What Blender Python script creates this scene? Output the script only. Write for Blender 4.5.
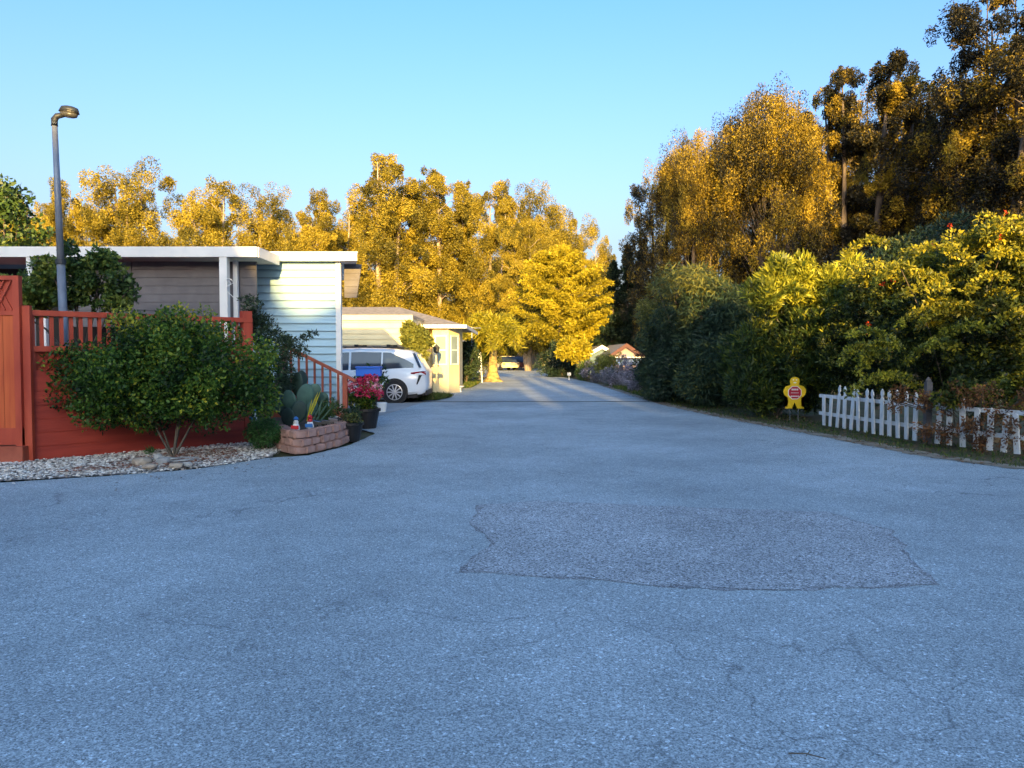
import bpy, bmesh, math, random
import numpy as np
from mathutils import Vector, Matrix

for o in list(bpy.data.objects): bpy.data.objects.remove(o)
S = bpy.context.scene
COL = S.collection
R = math.radians
F = 760.0; EYE = 1.55; PITCH = math.atan(29/F)

# ---------------------------------------------------------------- camera
cam = bpy.data.cameras.new('camera'); cam.sensor_width = 36; cam.lens = 36*F/1024
cam.clip_start = .05; cam.clip_end = 3000
co = bpy.data.objects.new('camera', cam); COL.objects.link(co)
co.location = (0, 0, EYE); co.rotation_euler = (math.pi/2-PITCH, 0, 0)
S.camera = co
S.render.resolution_x = 1024; S.render.resolution_y = 768
# ---------------------------------------------------------------- light
SUN_EL = 10.0; SKEW = .05
W = bpy.data.worlds.new('World'); S.world = W; W.use_nodes = True
nt = W.node_tree; nt.nodes.clear()
out = nt.nodes.new('ShaderNodeOutputWorld'); bg = nt.nodes.new('ShaderNodeBackground')
sky = nt.nodes.new('ShaderNodeTexSky'); sky.sky_type = 'NISHITA'; sky.sun_disc = False
sky.sun_elevation = R(SUN_EL); sky.sun_rotation = math.pi-math.atan(SKEW)
sky.air_density = 1.0; sky.dust_density = 6.0; sky.ozone_density = 3.0; sky.altitude = 50
tint = nt.nodes.new('ShaderNodeMix'); tint.data_type = 'RGBA'; tint.blend_type = 'MULTIPLY'
tint.inputs[0].default_value = 1; 
wc = nt.nodes.new('ShaderNodeTexCoord'); wz = nt.nodes.new('ShaderNodeSeparateXYZ'); nt.links.new(wc.outputs['Generated'], wz.inputs[0])
wr = nt.nodes.new('ShaderNodeValToRGB'); nt.links.new(wz.outputs[2], wr.inputs[0])      # white balance of the clear sky: paler towards the horizon
wr.color_ramp.elements[0].position = .05; wr.color_ramp.elements[0].color = (1.30, 1.00, .98, 1)
wr.color_ramp.elements[1].position = .42; wr.color_ramp.elements[1].color = (.74, .96, 1.14, 1)
nt.links.new(wr.outputs[0], tint.inputs[7])
nt.links.new(sky.outputs[0], tint.inputs[6]); nt.links.new(tint.outputs[2], bg.inputs[0])
bg.inputs[1].default_value = .15
nt.links.new(bg.outputs[0], out.inputs[0])
sl = bpy.data.lights.new('sun', 'SUN'); sl.energy = 4.6; sl.angle = R(.5); sl.color = (1, .63, .19)
so = bpy.data.objects.new('sun', sl); COL.objects.link(so)
ld = Vector((-SKEW, 1, 0)).normalized()*math.cos(R(SUN_EL)) + Vector((0, 0, -math.sin(R(SUN_EL))))
so.rotation_euler = ld.to_track_quat('-Z', 'Y').to_euler(); so.location = (0, -50, 40)
S.view_settings.view_transform = 'Standard'; S.view_settings.look = 'None'
S.view_settings.exposure = 1.78; S.view_settings.gamma = 1; S.view_settings.use_curve_mapping = False
S.render.engine = 'CYCLES'
S.cycles.max_bounces = 6; S.cycles.diffuse_bounces = 3; S.cycles.transmission_bounces = 4

# ---------------------------------------------------------------- helpers
def P(px, py, d):
    """point of the place seen at pixel px,py whose distance along +Y is d"""
    x = (px-512)/F; y = (384-py)/F
    c, s = math.cos(PITCH), math.sin(PITCH)
    fy = c + y*s; fz = -s + y*c
    k = d/fy
    return Vector((x*k, d, EYE + fz*k))
def G(px, py, z=0.0):
    x = (px-512)/F; y = (384-py)/F
    c, s = math.cos(PITCH), math.sin(PITCH)
    fy = c + y*s; fz = -s + y*c
    k = (z-EYE)/fz
    return Vector((x*k, fy*k, z))

def link(name, me, m, parent=None, smooth=False):
    o = bpy.data.objects.new(name, me); COL.objects.link(o)
    if m is not None:
        for q in (m if isinstance(m, (list, tuple)) else [m]): me.materials.append(q)
    if parent is not None: o.parent = parent
    if smooth: me.shade_smooth()
    return o
def tag(o, label=None, cat=None, group=None, kind=None):
    if label: o['label'] = label
    if cat: o['category'] = cat
    if group: o['group'] = group
    if kind: o['kind'] = kind
    return o
def empty(name, loc, label, cat, group=None, rz=0):
    o = bpy.data.objects.new(name, None); COL.objects.link(o); o.location = loc; o.rotation_euler = (0, 0, rz)
    o.empty_display_size = .2
    return tag(o, label, cat, group)
def copy_tree(o, parent=None):
    c = o.copy(); COL.objects.link(c); c.parent = parent
    for ch in [q for q in COL.objects if q.parent == o]: copy_tree(ch, c)
    return c

class MB:
    def __init__(s): s.v = []; s.f = []
    def add(s, vs, fs, M=None):
        n = len(s.v)
        for v in vs:
            v = Vector(v)
            s.v.append(tuple(M @ v) if M is not None else tuple(v))
        for f in fs: s.f.append([i+n for i in f])
        return s
    def box(s, x0, x1, y0, y1, z0, z1, M=None):
        vs = [(x0,y0,z0),(x1,y0,z0),(x1,y1,z0),(x0,y1,z0),(x0,y0,z1),(x1,y0,z1),(x1,y1,z1),(x0,y1,z1)]
        return s.add(vs, [(0,3,2,1),(4,5,6,7),(0,1,5,4),(1,2,6,5),(2,3,7,6),(3,0,4,7)], M)
    def bar(s, a, b, w, h):
        a = Vector(a); b = Vector(b); d = b-a; L = d.length
        q = d.to_track_quat('X', 'Z').to_matrix().to_4x4(); M = Matrix.Translation(a) @ q
        return s.box(0, L, -w/2, w/2, -h/2, h/2, M)
    def tube(s, pts, rad, n=8, caps=True):
        pts = [Vector(p) for p in pts]; base = len(s.v)
        if not isinstance(rad, (list, tuple)): rad = [rad]*len(pts)
        up = Vector((0, 0, 1)); rings = []
        for i, p in enumerate(pts):
            t = (pts[min(i+1, len(pts)-1)]-pts[max(i-1, 0)]).normalized()
            a = t.cross(up)
            if a.length < .05: a = t.cross(Vector((0, 1, 0)))
            a.normalize(); b = t.cross(a)
            for k in range(n):
                th = 2*math.pi*k/n
                s.v.append(tuple(p + (a*math.cos(th)+b*math.sin(th))*rad[i]))
        for i in range(len(pts)-1):
            for k in range(n):
                s.f.append([base+i*n+k, base+i*n+(k+1) % n, base+(i+1)*n+(k+1) % n, base+(i+1)*n+k])
        if caps:
            s.f.append([base+k for k in range(n)][::-1]); s.f.append([base+(len(pts)-1)*n+k for k in range(n)])
        return s
    def lathe(s, prof, n=20, M=None):
        vs = []; fs = []
        for (r, z) in prof:
            for k in range(n): vs.append((r*math.cos(2*math.pi*k/n), r*math.sin(2*math.pi*k/n), z))
        for i in range(len(prof)-1):
            for k in range(n): fs.append([i*n+k, i*n+(k+1) % n, (i+1)*n+(k+1) % n, (i+1)*n+k])
        fs.append(list(range(n))[::-1]); fs.append([(len(prof)-1)*n+k for k in range(n)])
        return s.add(vs, fs, M)
    def prism(s, poly, y0, y1, M=None):
        """poly in x,z extruded along y"""
        n = len(poly)
        vs = [(x, y0, z) for x, z in poly]+[(x, y1, z) for x, z in poly]
        fs = [list(range(n)), list(range(n, 2*n))[::-1]]+[[(i+1) % n, i, n+i, n+(i+1) % n] for i in range(n)]
        return s.add(vs, fs, M)
    def build(s, name, m, parent=None, smooth=False, bevel=0):
        me = bpy.data.meshes.new(name); me.from_pydata(s.v, [], s.f)
        bm = bmesh.new(); bm.from_mesh(me); bmesh.ops.recalc_face_normals(bm, faces=bm.faces)
        if bevel: bmesh.ops.bevel(bm, geom=bm.edges[:], offset=bevel, segments=2, affect='EDGES', clamp_overlap=True)
        bm.to_mesh(me); bm.free()
        return link(name, me, m, parent, smooth)

# ---- materials
def mat(name, c1, c2=None, scale=5., rough=.7, bump=0., bscale=None, detail=6, metal=0, spec=.4, stretch=None, ramp=(.35, .65)):
    m = bpy.data.materials.new(name); m.use_nodes = True; n = m.node_tree; b = n.nodes['Principled BSDF']
    b.inputs['Roughness'].default_value = rough; b.inputs['Metallic'].default_value = metal
    b.inputs['Specular IOR Level'].default_value = spec
    tc = n.nodes.new('ShaderNodeTexCoord'); src = tc.outputs['Object']
    if stretch:
        mp = n.nodes.new('ShaderNodeMapping'); mp.inputs['Scale'].default_value = stretch
        n.links.new(src, mp.inputs[0]); src = mp.outputs[0]
    if c2 is None: c2 = tuple(x*.8 for x in c1)
    nz = n.nodes.new('ShaderNodeTexNoise'); nz.inputs['Scale'].default_value = scale; nz.inputs['Detail'].default_value = detail
    n.links.new(src, nz.inputs['Vector'])
    cr = n.nodes.new('ShaderNodeValToRGB'); cr.color_ramp.elements[0].position = ramp[0]; cr.color_ramp.elements[1].position = ramp[1]
    cr.color_ramp.elements[0].color = (*c2, 1); cr.color_ramp.elements[1].color = (*c1, 1)
    n.links.new(nz.outputs[0], cr.inputs[0]); n.links.new(cr.outputs[0], b.inputs['Base Color'])
    if bump:
        n2 = n.nodes.new('ShaderNodeTexNoise'); n2.inputs['Scale'].default_value = bscale or scale*4; n2.inputs['Detail'].default_value = 4
        n.links.new(src, n2.inputs['Vector'])
        bp = n.nodes.new('ShaderNodeBump'); bp.inputs['Strength'].default_value = bump; bp.inputs['Distance'].default_value = .01
        n.links.new(n2.outputs[0], bp.inputs['Height']); n.links.new(bp.outputs[0], b.inputs['Normal'])
    return m
def leafmat(name, cols, trans=.3, rough=.55):
    """colour of each leaf from the per-leaf random value kept in the mesh"""
    m = bpy.data.materials.new(name); m.use_nodes = True; n = m.node_tree; b = n.nodes['Principled BSDF']
    o = n.nodes['Material Output']
    at = n.nodes.new('ShaderNodeAttribute'); at.attribute_name = 'leaf'
    cr = n.nodes.new('ShaderNodeValToRGB'); el = cr.color_ramp.elements
    while len(el) < len(cols): el.new(.5)
    for i, (p, c) in enumerate(cols): el[i].position = p; el[i].color = (*c, 1)
    n.links.new(at.outputs['Fac'], cr.inputs[0]); n.links.new(cr.outputs[0], b.inputs['Base Color'])
    b.inputs['Roughness'].default_value = rough; b.inputs['Specular IOR Level'].default_value = .3
    t = n.nodes.new('ShaderNodeBsdfTranslucent'); n.links.new(cr.outputs[0], t.inputs[0])
    mx = n.nodes.new('ShaderNodeMixShader'); mx.inputs[0].default_value = trans
    n.links.new(b.outputs[0], mx.inputs[1]); n.links.new(t.outputs[0], mx.inputs[2]); n.links.new(mx.outputs[0], o.inputs[0])
    return m

# ---- foliage
RNG = np.random.default_rng(7)
def rot_rand(n): 
    v = RNG.normal(size=(n, 3)); return v/np.linalg.norm(v, axis=1, keepdims=True)
def leaves_mesh(name, clumps, L=.3, Wd=.12, up=0., out=0., shell=.5, jitter=.35, bend=.2):
    """clumps: list of (centre, (rx,ry,rz), count, tint) -> one mesh of small folded leaf faces"""
    Ps, Ns, Ts, Cs = [], [], [], []
    for (c, r, n, t) in clumps:
        n = int(n); d = rot_rand(n); rad = RNG.random(n)**(1/3.)*(1-shell)+shell*(.75+.3*RNG.random(n))
        p = d*rad[:, None]*np.array(r); Ps.append(p+np.array(c))
        dr = rot_rand(n)+d*out; dr[:, 2] += up; dr /= np.linalg.norm(dr, axis=1, keepdims=True)
        Ts.append(dr); Ns.append(rot_rand(n)); Cs.append(np.clip(t+RNG.normal(size=n)*.16, 0, 1))
    p = np.concatenate(Ps); T = np.concatenate(Ts); N = np.concatenate(Ns); C = np.concatenate(Cs)
    n = len(p); B = np.cross(T, N); B /= np.linalg.norm(B, axis=1, keepdims=True)+1e-9; N = np.cross(B, T)
    s = (1+jitter*RNG.normal(size=n)).clip(.4, 1.9)[:, None]
    l = L*s; w = Wd*s
    v = np.stack([p, p+T*l*.45+B*w*.5+N*bend*l*.3, p+T*l+N*0, p+T*l*.5-B*w*.5+N*bend*l*.3], 1).reshape(-1, 3)
    me = bpy.data.meshes.new(name)
    me.vertices.add(4*n); me.vertices.foreach_set('co', v.astype(np.float32).ravel())
    me.loops.add(4*n); me.loops.foreach_set('vertex_index', np.arange(4*n, dtype=np.int32))
    me.polygons.add(n); me.polygons.foreach_set('loop_start', np.arange(0, 4*n, 4, dtype=np.int32))
    a = me.attributes.new('leaf', 'FLOAT', 'POINT'); a.data.foreach_set('value', np.repeat(C, 4).astype(np.float32))
    me.update(calc_edges=True)
    return me

M = {}
M['asphalt'] = None
M['palmbark'] = mat('palm bark', (.46, .36, .12), (.14, .11, .05), 3, .9, .8, 8, stretch=(1, 1, 2.5))
M['bark'] = mat('bark', (.16, .13, .10), (.08, .065, .05), 3, .9, .6, 12, stretch=(4, 4, .6))
M['palebark'] = mat('pale bark', (.42, .36, .29), (.20, .15, .11), 2, .85, .4, 10, stretch=(3, 3, .4))
M['euc'] = leafmat('eucalyptus leaves', [(0, (.05, .055, .014)), (.4, (.25, .21, .025)), (1, (.48, .38, .04))], .35)
M['euc_shade_tint'] = leafmat('eucalyptus leaves with painted shade', [(0, (.010, .013, .012)), (.42, (.026, .028, .018)), (.6, (.16, .12, .018)), (1, (.52, .38, .035))], .35)  # near-black to gold ramp paints shaded and sunlit clumps into the leaf colour
M['cyp'] = leafmat('cypress foliage', [(0, (.10, .11, .012)), (.5, (.32, .27, .015)), (1, (.50, .42, .025))])
M['palm'] = leafmat('palm fronds', [(0, (.10, .12, .012)), (.5, (.30, .28, .02)), (1, (.46, .40, .03))])
M['bush'] = leafmat('bush leaves', [(0, (.008, .022, .008)), (.4, (.035, .09, .015)), (.75, (.12, .21, .025)), (1, (.42, .38, .03))], .3, .45)
M['vine'] = leafmat('vine leaves', [(0, (.015, .035, .015)), (.5, (.07, .13, .03)), (1, (.22, .25, .04))], .25, .45)
M['juniper'] = leafmat('juniper foliage', [(0, (.010, .022, .014)), (.6, (.025, .05, .025)), (1, (.06, .09, .035))], .1)
M['round'] = leafmat('round shrub leaves', [(0, (.02, .06, .02)), (1, (.09, .22, .06))], .15)
M['wil'] = leafmat('willowy shrub leaves', [(0, (.010, .024, .016)), (.6, (.04, .075, .038)), (1, (.20, .20, .04))], .2)
M['ole'] = leafmat('oleander leaves', [(0, (.010, .026, .012)), (.5, (.055, .09, .02)), (.8, (.22, .24, .025)), (1, (.42, .42, .04))], .3, .4)
M['pyra'] = leafmat('hedge leaves', [(0, (.010, .020, .009)), (.5, (.05, .075, .015)), (.8, (.22, .22, .022)), (1, (.42, .38, .03))], .3, .45)
M['dry'] = leafmat('dry vine leaves', [(0, (.05, .025, .012)), (.5, (.17, .075, .03)), (1, (.32, .14, .04))], .2)
M['lav'] = leafmat('lavender foliage', [(0, (.06, .07, .06)), (.5, (.20, .19, .22)), (1, (.40, .34, .40))], .2)
M['yelbush'] = leafmat('yellow green leaves', [(0, (.05, .08, .02)), (1, (.25, .26, .05))], .3)
M['redflower'] = leafmat('red petals', [(0, (.25, .008, .03)), (.6, (.62, .03, .11)), (1, (.80, .42, .48))], .2)
M['redberry'] = leafmat('orange red blossom', [(0, (.6, .05, .01)), (1, (.8, .09, .02))], .2)
M['dummy'] = None
M['grass'] = leafmat('grass blades', [(0, (.03, .06, .012)), (.6, (.08, .13, .02)), (1, (.2, .18, .06))], .3)
M['litter'] = leafmat('fallen leaves', [(0, (.05, .03, .018)), (.5, (.14, .08, .04)), (1, (.28, .15, .08))], .1)
M['redlitter'] = leafmat('reddish fallen leaves', [(0, (.10, .03, .018)), (.5, (.25, .08, .04)), (1, (.36, .20, .13))], .1)
M['pebble'] = leafmat('pebbles', [(0, (.10, .085, .07)), (.40, (.36, .32, .28)), (.7, (.66, .61, .55)), (1, (.82, .79, .74))], 0, .7)
M['redwood'] = mat('red painted wood', (.47, .075, .035), (.33, .042, .022), 5, .6, .35, 14, stretch=(1, 1, .25))
M['redwall'] = mat('red painted siding', (.42, .055, .032), (.29, .034, .022), 3, .65, .35, 14, stretch=(.3, .3, 3))
M['orange'] = mat('orange red gate boards', (.58, .12, .032), (.44, .07, .02), 4, .55, .3, 12, stretch=(4, 4, .3))
M['railwood'] = mat('rail wood', (.40, .10, .055), (.30, .065, .035), 6, .6, .2)
M['white'] = mat('white paint', (.80, .80, .78), (.70, .71, .70), 2, .5, .1)
M['cream'] = mat('cream paint', (.80, .68, .40), (.72, .60, .34), 1.5, .6, .1)
M['blue'] = mat('pale blue siding', (.36, .56, .68), (.32, .51, .63), 1.2, .55, .1)
M['greypanel'] = mat('grey shade cloth', (.16, .155, .165), (.12, .115, .125), 2.5, .8, .2)
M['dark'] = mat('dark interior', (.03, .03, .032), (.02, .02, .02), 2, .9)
M['black'] = mat('black plastic', (.015, .015, .017), (.01, .01, .01), 4, .45)
M['rubber'] = mat('tyre rubber', (.02, .02, .021), (.014, .014, .014), 9, .8)
M['shingle'] = mat('shingle roof', (.30, .27, .23), (.20, .18, .155), 6, .85, .5, 30)
M['tanroof'] = mat('tan roofing', (.46, .40, .31), (.36, .31, .25), 3, .8, .3)
M['steel'] = mat('grey painted steel', (.22, .25, .30), (.17, .19, .23), 5, .45, .05, metal=.2)
M['lampgrey'] = mat('lamp housing', (.028, .035, .045), (.02, .025, .03), 8, .5)
M['lens'] = mat('cloudy lamp lens', (.07, .07, .06), (.05, .05, .045), 8, .3)
M['carpaint'] = mat('white car paint', (.80, .82, .84), (.78, .80, .82), 1, .18, spec=.6)
M['glass'] = mat('dark window glass', (.03, .045, .075), (.02, .03, .05), 1, .06, spec=.8)
M['pane'] = mat('window pane', (.28, .36, .36), (.20, .27, .28), 1.5, .12, spec=.7)
M['alloy'] = mat('alloy', (.62, .63, .65), (.5, .5, .52), 3, .3, metal=.7)
M['tail'] = mat('tail lamp', (.35, .015, .02), (.25, .01, .015), 3, .2)
M['block'] = mat('pink concrete block', (.46, .27, .22), (.32, .19, .155), 5, .9, .8, 30)
M['soil'] = mat('soil', (.10, .07, .05), (.05, .035, .025), 6, .95, .6)
M['stone'] = mat('grey stone', (.40, .39, .37), (.25, .24, .23), 5, .85, .6, 20)
M['tanstone'] = mat('tan stone', (.42, .34, .26), (.28, .22, .17), 5, .85, .6, 20)
M['picket'] = mat('weathered white picket', (.74, .74, .72), (.52, .51, .48), 7, .7, .3, 20, stretch=(2, 2, .5), ramp=(.30, .48))
M['greypost'] = mat('weathered post', (.13, .12, .12), (.08, .075, .075), 6, .9, .5)
M['yellow'] = mat('yellow plastic', (.80, .52, .015), (.76, .48, .012), 4, .4)
M['signred'] = mat('sign red', (.45, .012, .04), (.40, .01, .03), 4, .4)
M['bluebox'] = mat('blue plastic', (.01, .13, .60), (.01, .11, .52), 3, .4)
M['pad'] = mat('cactus pad', (.09, .17, .12), (.04, .09, .065), 4, .6, .3)
M['darkpad'] = mat('dark cactus pad', (.035, .07, .055), (.02, .04, .035), 4, .6, .3)
M['mint'] = mat('mint yellow leaf', (.55, .50, .03), (.45, .42, .03), 4, .5)
M['gable_teal'] = mat('teal siding', (.10, .16, .19), (.08, .13, .16), 2, .7)
M['gable_pink'] = mat('pinkish stucco', (.30, .24, .25), (.26, .21, .22), 2, .8)
M['maroon'] = mat('maroon trim', (.07, .014, .018), (.05, .01, .014), 3, .6)
M['gnomeblue'] = mat('blue enamel', (.03, .16, .45), (.02, .12, .35), 4, .4)
M['gnomered'] = mat('red enamel', (.55, .02, .03), (.45, .02, .03), 4, .4)
M['brick'] = mat('terracotta', (.40, .13, .07), (.30, .09, .05), 6, .8, .3)

def lap_lines(m, z0, pitch, dark=.5, w=.09):  # paints the shadow under each lapped board as a dark line
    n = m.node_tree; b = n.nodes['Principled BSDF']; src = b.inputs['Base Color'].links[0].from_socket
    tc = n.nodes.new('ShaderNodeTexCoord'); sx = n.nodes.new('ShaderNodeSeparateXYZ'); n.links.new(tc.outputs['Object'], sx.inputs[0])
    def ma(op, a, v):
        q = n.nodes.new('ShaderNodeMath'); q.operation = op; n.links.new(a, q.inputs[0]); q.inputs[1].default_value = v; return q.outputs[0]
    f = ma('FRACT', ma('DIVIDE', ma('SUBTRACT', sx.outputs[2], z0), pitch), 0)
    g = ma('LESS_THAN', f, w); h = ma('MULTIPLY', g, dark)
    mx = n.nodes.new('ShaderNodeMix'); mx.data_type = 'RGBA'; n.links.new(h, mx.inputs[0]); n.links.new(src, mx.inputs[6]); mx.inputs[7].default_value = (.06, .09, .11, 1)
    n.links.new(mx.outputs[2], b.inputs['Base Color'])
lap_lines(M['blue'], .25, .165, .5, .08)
# ---- asphalt
def asphalt(name, light, dark, crack=1.0, coarse=1.0):
    m = bpy.data.materials.new(name); m.use_nodes = True; n = m.node_tree; b = n.nodes['Principled BSDF']
    N = n.nodes.new; Lk = n.links.new
    tc = N('ShaderNodeTexCoord')
    def noise(sc, det=4, rough=.55, vec=None):
        q = N('ShaderNodeTexNoise'); q.inputs['Scale'].default_value = sc; q.inputs['Detail'].default_value = det
        q.inputs['Roughness'].default_value = rough; Lk(vec or tc.outputs['Object'], q.inputs['Vector']); return q.outputs[0]
    def ramp(src, p0, c0, p1, c1):
        q = N('ShaderNodeValToRGB'); e = q.color_ramp.elements; e[0].position = p0; e[1].position = p1
        e[0].color = (*c0, 1) if isinstance(c0, tuple) else (c0, c0, c0, 1); e[1].color = (*c1, 1) if isinstance(c1, tuple) else (c1, c1, c1, 1)
        Lk(src, q.inputs[0]); return q.outputs[0]
    def mul(a, bb, f=1.):
        q = N('ShaderNodeMix'); q.data_type = 'RGBA'; q.blend_type = 'MULTIPLY'; q.inputs[0].default_value = f
        Lk(a, q.inputs[6]); Lk(bb, q.inputs[7]); return q.outputs[2]
    base = ramp(noise(.35, 5, .6), .35, dark, .65, light)
    vo = N('ShaderNodeTexVoronoi'); vo.inputs['Scale'].default_value = 150/coarse; Lk(tc.outputs['Object'], vo.inputs['Vector'])
    sep = N('ShaderNodeSeparateColor'); Lk(vo.outputs['Color'], sep.inputs[0])
    agg = ramp(sep.outputs[0], .02, .50, .98, 1.50) if coarse < 1.2 else ramp(sep.outputs[0], .02, .25, .85, 1.35)
    c = mul(base, agg)
    c = mul(c, ramp(noise(60/coarse, 3, .8), .34, .80, .62, 1.12))
    c = mul(c, ramp(noise(2.2, 8, .75), .30, .86, .62, 1.05))
    c = mul(c, ramp(noise(.22, 4, .6), .38, .86, .60, 1.12))
    vo2 = N('ShaderNodeTexVoronoi'); vo2.inputs['Scale'].default_value = 70; Lk(tc.outputs['Object'], vo2.inputs['Vector'])
    sep2 = N('ShaderNodeSeparateColor'); Lk(vo2.outputs['Color'], sep2.inputs[0])
    c = mul(c, ramp(sep2.outputs[1], .90, 1.0, .96, 1.55))          # pale stones in the surface
    # hairline cracks
    dn = N('ShaderNodeTexNoise'); dn.inputs['Scale'].default_value = 1.3; dn.inputs['Detail'].default_value = 6; Lk(tc.outputs['Object'], dn.inputs['Vector'])
    vm = N('ShaderNodeVectorMath'); vm.operation = 'MULTIPLY_ADD'; Lk(dn.outputs['Color'], vm.inputs[0]); vm.inputs[1].default_value = (1.3, 1.3, 0); Lk(tc.outputs['Object'], vm.inputs[2])
    vc = N('ShaderNodeTexVoronoi'); vc.feature = 'DISTANCE_TO_EDGE'; vc.inputs['Scale'].default_value = .75; Lk(vm.outputs[0], vc.inputs['Vector'])
    line = ramp(vc.outputs['Distance'], .0005, .0, .006, 1.)
    mask = ramp(noise(.3, 3, .5), .46, 1., .52, 0.)
    mx = N('ShaderNodeMath'); mx.operation = 'MAXIMUM'; Lk(line, mx.inputs[0]); Lk(mask, mx.inputs[1])
    c = mul(c, ramp(mx.outputs[0], 0., .62, 1., 1.), crack)
    vd = N('ShaderNodeTexVoronoi'); vd.feature = 'DISTANCE_TO_EDGE'; vd.inputs['Scale'].default_value = 4.5; Lk(vm.outputs[0], vd.inputs['Vector'])
    line2 = ramp(vd.outputs['Distance'], .002, .0, .022, 1.)
    mask2 = ramp(noise(.45, 4, .6, vm.outputs[0]), .55, 1., .62, 0.)
    mx2 = N('ShaderNodeMath'); mx2.operation = 'MAXIMUM'; Lk(line2, mx2.inputs[0]); Lk(mask2, mx2.inputs[1])
    c = mul(c, ramp(mx2.outputs[0], 0., .72, 1., 1.), crack)
    Lk(c, b.inputs['Base Color']); b.inputs['Roughness'].default_value = .85; b.inputs['Specular IOR Level'].default_value = .25
    bp = N('ShaderNodeBump'); bp.inputs['Strength'].default_value = .7; bp.inputs['Distance'].default_value = .006
    Lk(sep.outputs[0], bp.inputs['Height']); Lk(bp.outputs[0], b.inputs['Normal'])
    return m
M['asphalt'] = asphalt('worn asphalt', (.37, .425, .455), (.31, .36, .385))
M['patch'] = asphalt('patched asphalt', (.41, .435, .46), (.345, .365, .385), .2, 1.4)
M['concrete'] = mat('worn concrete', (.34, .33, .32), (.25, .245, .24), 2, .9, .3)
M['tar'] = mat('tar', (.035, .035, .037), (.02, .02, .02), 6, .7, .3)
M['dirt'] = mat('dirt and short grass', (.11, .085, .05), (.05, .065, .02), 1.2, .95, .8, 12)
M['gravelbase'] = mat('gravel bed base', (.34, .31, .29), (.20, .17, .15), 14, .95, .8)

def sheet(name, pts, z, m, label=None, kind='structure', cat=None, thick=0, wobble=0):
    pts = [Vector((p[0], p[1])) for p in pts]
    if wobble:
        q = []
        rr = random.Random(len(pts)*7+1)
        for i, a in enumerate(pts):
            b = pts[(i+1) % len(pts)]; n = max(1, int((b-a).length/.12))
            for k in range(n):
                p = a.lerp(b, k/n); 
                if (b-a).length < 30: p = p+Vector((rr.uniform(-1, 1), rr.uniform(-1, 1)))*wobble
                q.append(p)
        pts = q
    bm = bmesh.new(); f = bm.faces.new([bm.verts.new((p.x, p.y, z)) for p in pts])
    if f.normal.z < 0: f.normal_flip()
    bmesh.ops.triangulate(bm, faces=bm.faces[:])
    if thick:
        ext = bmesh.ops.extrude_face_region(bm, geom=bm.faces[:])
        bmesh.ops.translate(bm, vec=(0, 0, -thick), verts=[v for v in ext['geom'] if isinstance(v, bmesh.types.BMVert)])
        bmesh.ops.recalc_face_normals(bm, faces=bm.faces)
    me = bpy.data.meshes.new(name); bm.to_mesh(me); bm.free()
    o = link(name, me, m); tag(o, label, cat, None, kind); return o

# ================================================================ SETTING
mb = MB(); mb.add([(-600, -600, -.03), (600, -600, -.03), (600, 900, -.03), (-600, 900, -.03)], [(0, 1, 2, 3)])
tag(mb.build('ground', M['dirt']), 'brown dirt and short grass ground', None, None, 'structure')
right_edge = [(14, -3), (10.5, 3), (8.2, 7.2), (6.96, 10.3), (6.44, 11.6), (6.1, 14.4), (5.4, 18.1), (4.9, 23), (4.75, 29), (4.65, 40), (3.9, 50), (2.8, 58), (2.9, 75), (5, 100)]
left_edge = [(-4, 100), (-4, 62), (-1.6, 52), (-2.1, 42), (-2.6, 34), (-2.75, 30.5), (-2.9, 28.5), (-6.5, 27.6), (-9, 27), (-9, 24.3), (-3.6, 24), (-3.6, 16.6), (-2.7, 15), (-2.8, 13), (-3.15, 11.7), (-3.7, 11.4), (-4.3, 10.3), (-5.2, 9.7), (-6.2, 9.2), (-8, 8.6), (-12, 8), (-30, 7), (-30, -3)]
sheet('road', right_edge+left_edge, 0.0, M['asphalt'], 'worn blue grey asphalt road widening into a junction', wobble=.015)
sheet('asphalt_patch', [(-.32, 7.75), (.3, 8.0), (1.6, 7.72), (3.05, 7.45), (3.35, 6.7), (3.05, 5.8), (2.85, 5.1), (1.5, 4.95), (.3, 5.25), (-.35, 5.4), (-.15, 6.2), (-.38, 7.0)],
      .004, M['patch'], 'rough darker patch of asphalt in the foreground road', wobble=.05)
ptc = [(-.32, 7.75), (.3, 8.0), (1.6, 7.72), (3.05, 7.45), (3.35, 6.7), (3.05, 5.8), (2.85, 5.1), (1.5, 4.95), (.3, 5.25), (-.35, 5.4), (-.15, 6.2), (-.38, 7.0)]
sheet('patch_seam', [(1.5+(x-1.5)*1.014, 6.4+(y-6.4)*1.018-.005) for x, y in ptc], .002, asphalt('dark patch edge', (.31, .32, .34), (.24, .25, .265), .3, 1.5), 'dark broken edge round the asphalt patch', wobble=.04)
# tar seam across the road
a = [(-4.2, 25.15)]; top = [(-3.6+i*.45, 25.25+.06*math.sin(i*.9)+.03*i*.2, ) for i in range(19)]
sheet('tar_seam', [(x, y) for x, y in top]+[(x, y-.30) for x, y in reversed(top)], .005, M['tar'], 'black tar seam across the road', wobble=.02)
sheet('driveway', [(-8.6, 24.6), (-3.4, 24.7), (-2.9, 25.0), (-3.2, 20.8), (-3.6, 17.2), (-5.2, 17.2), (-5.2, 24.0)], .003, M['concrete'], 'pale concrete driveway beside the blue house', wobble=.02)

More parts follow.
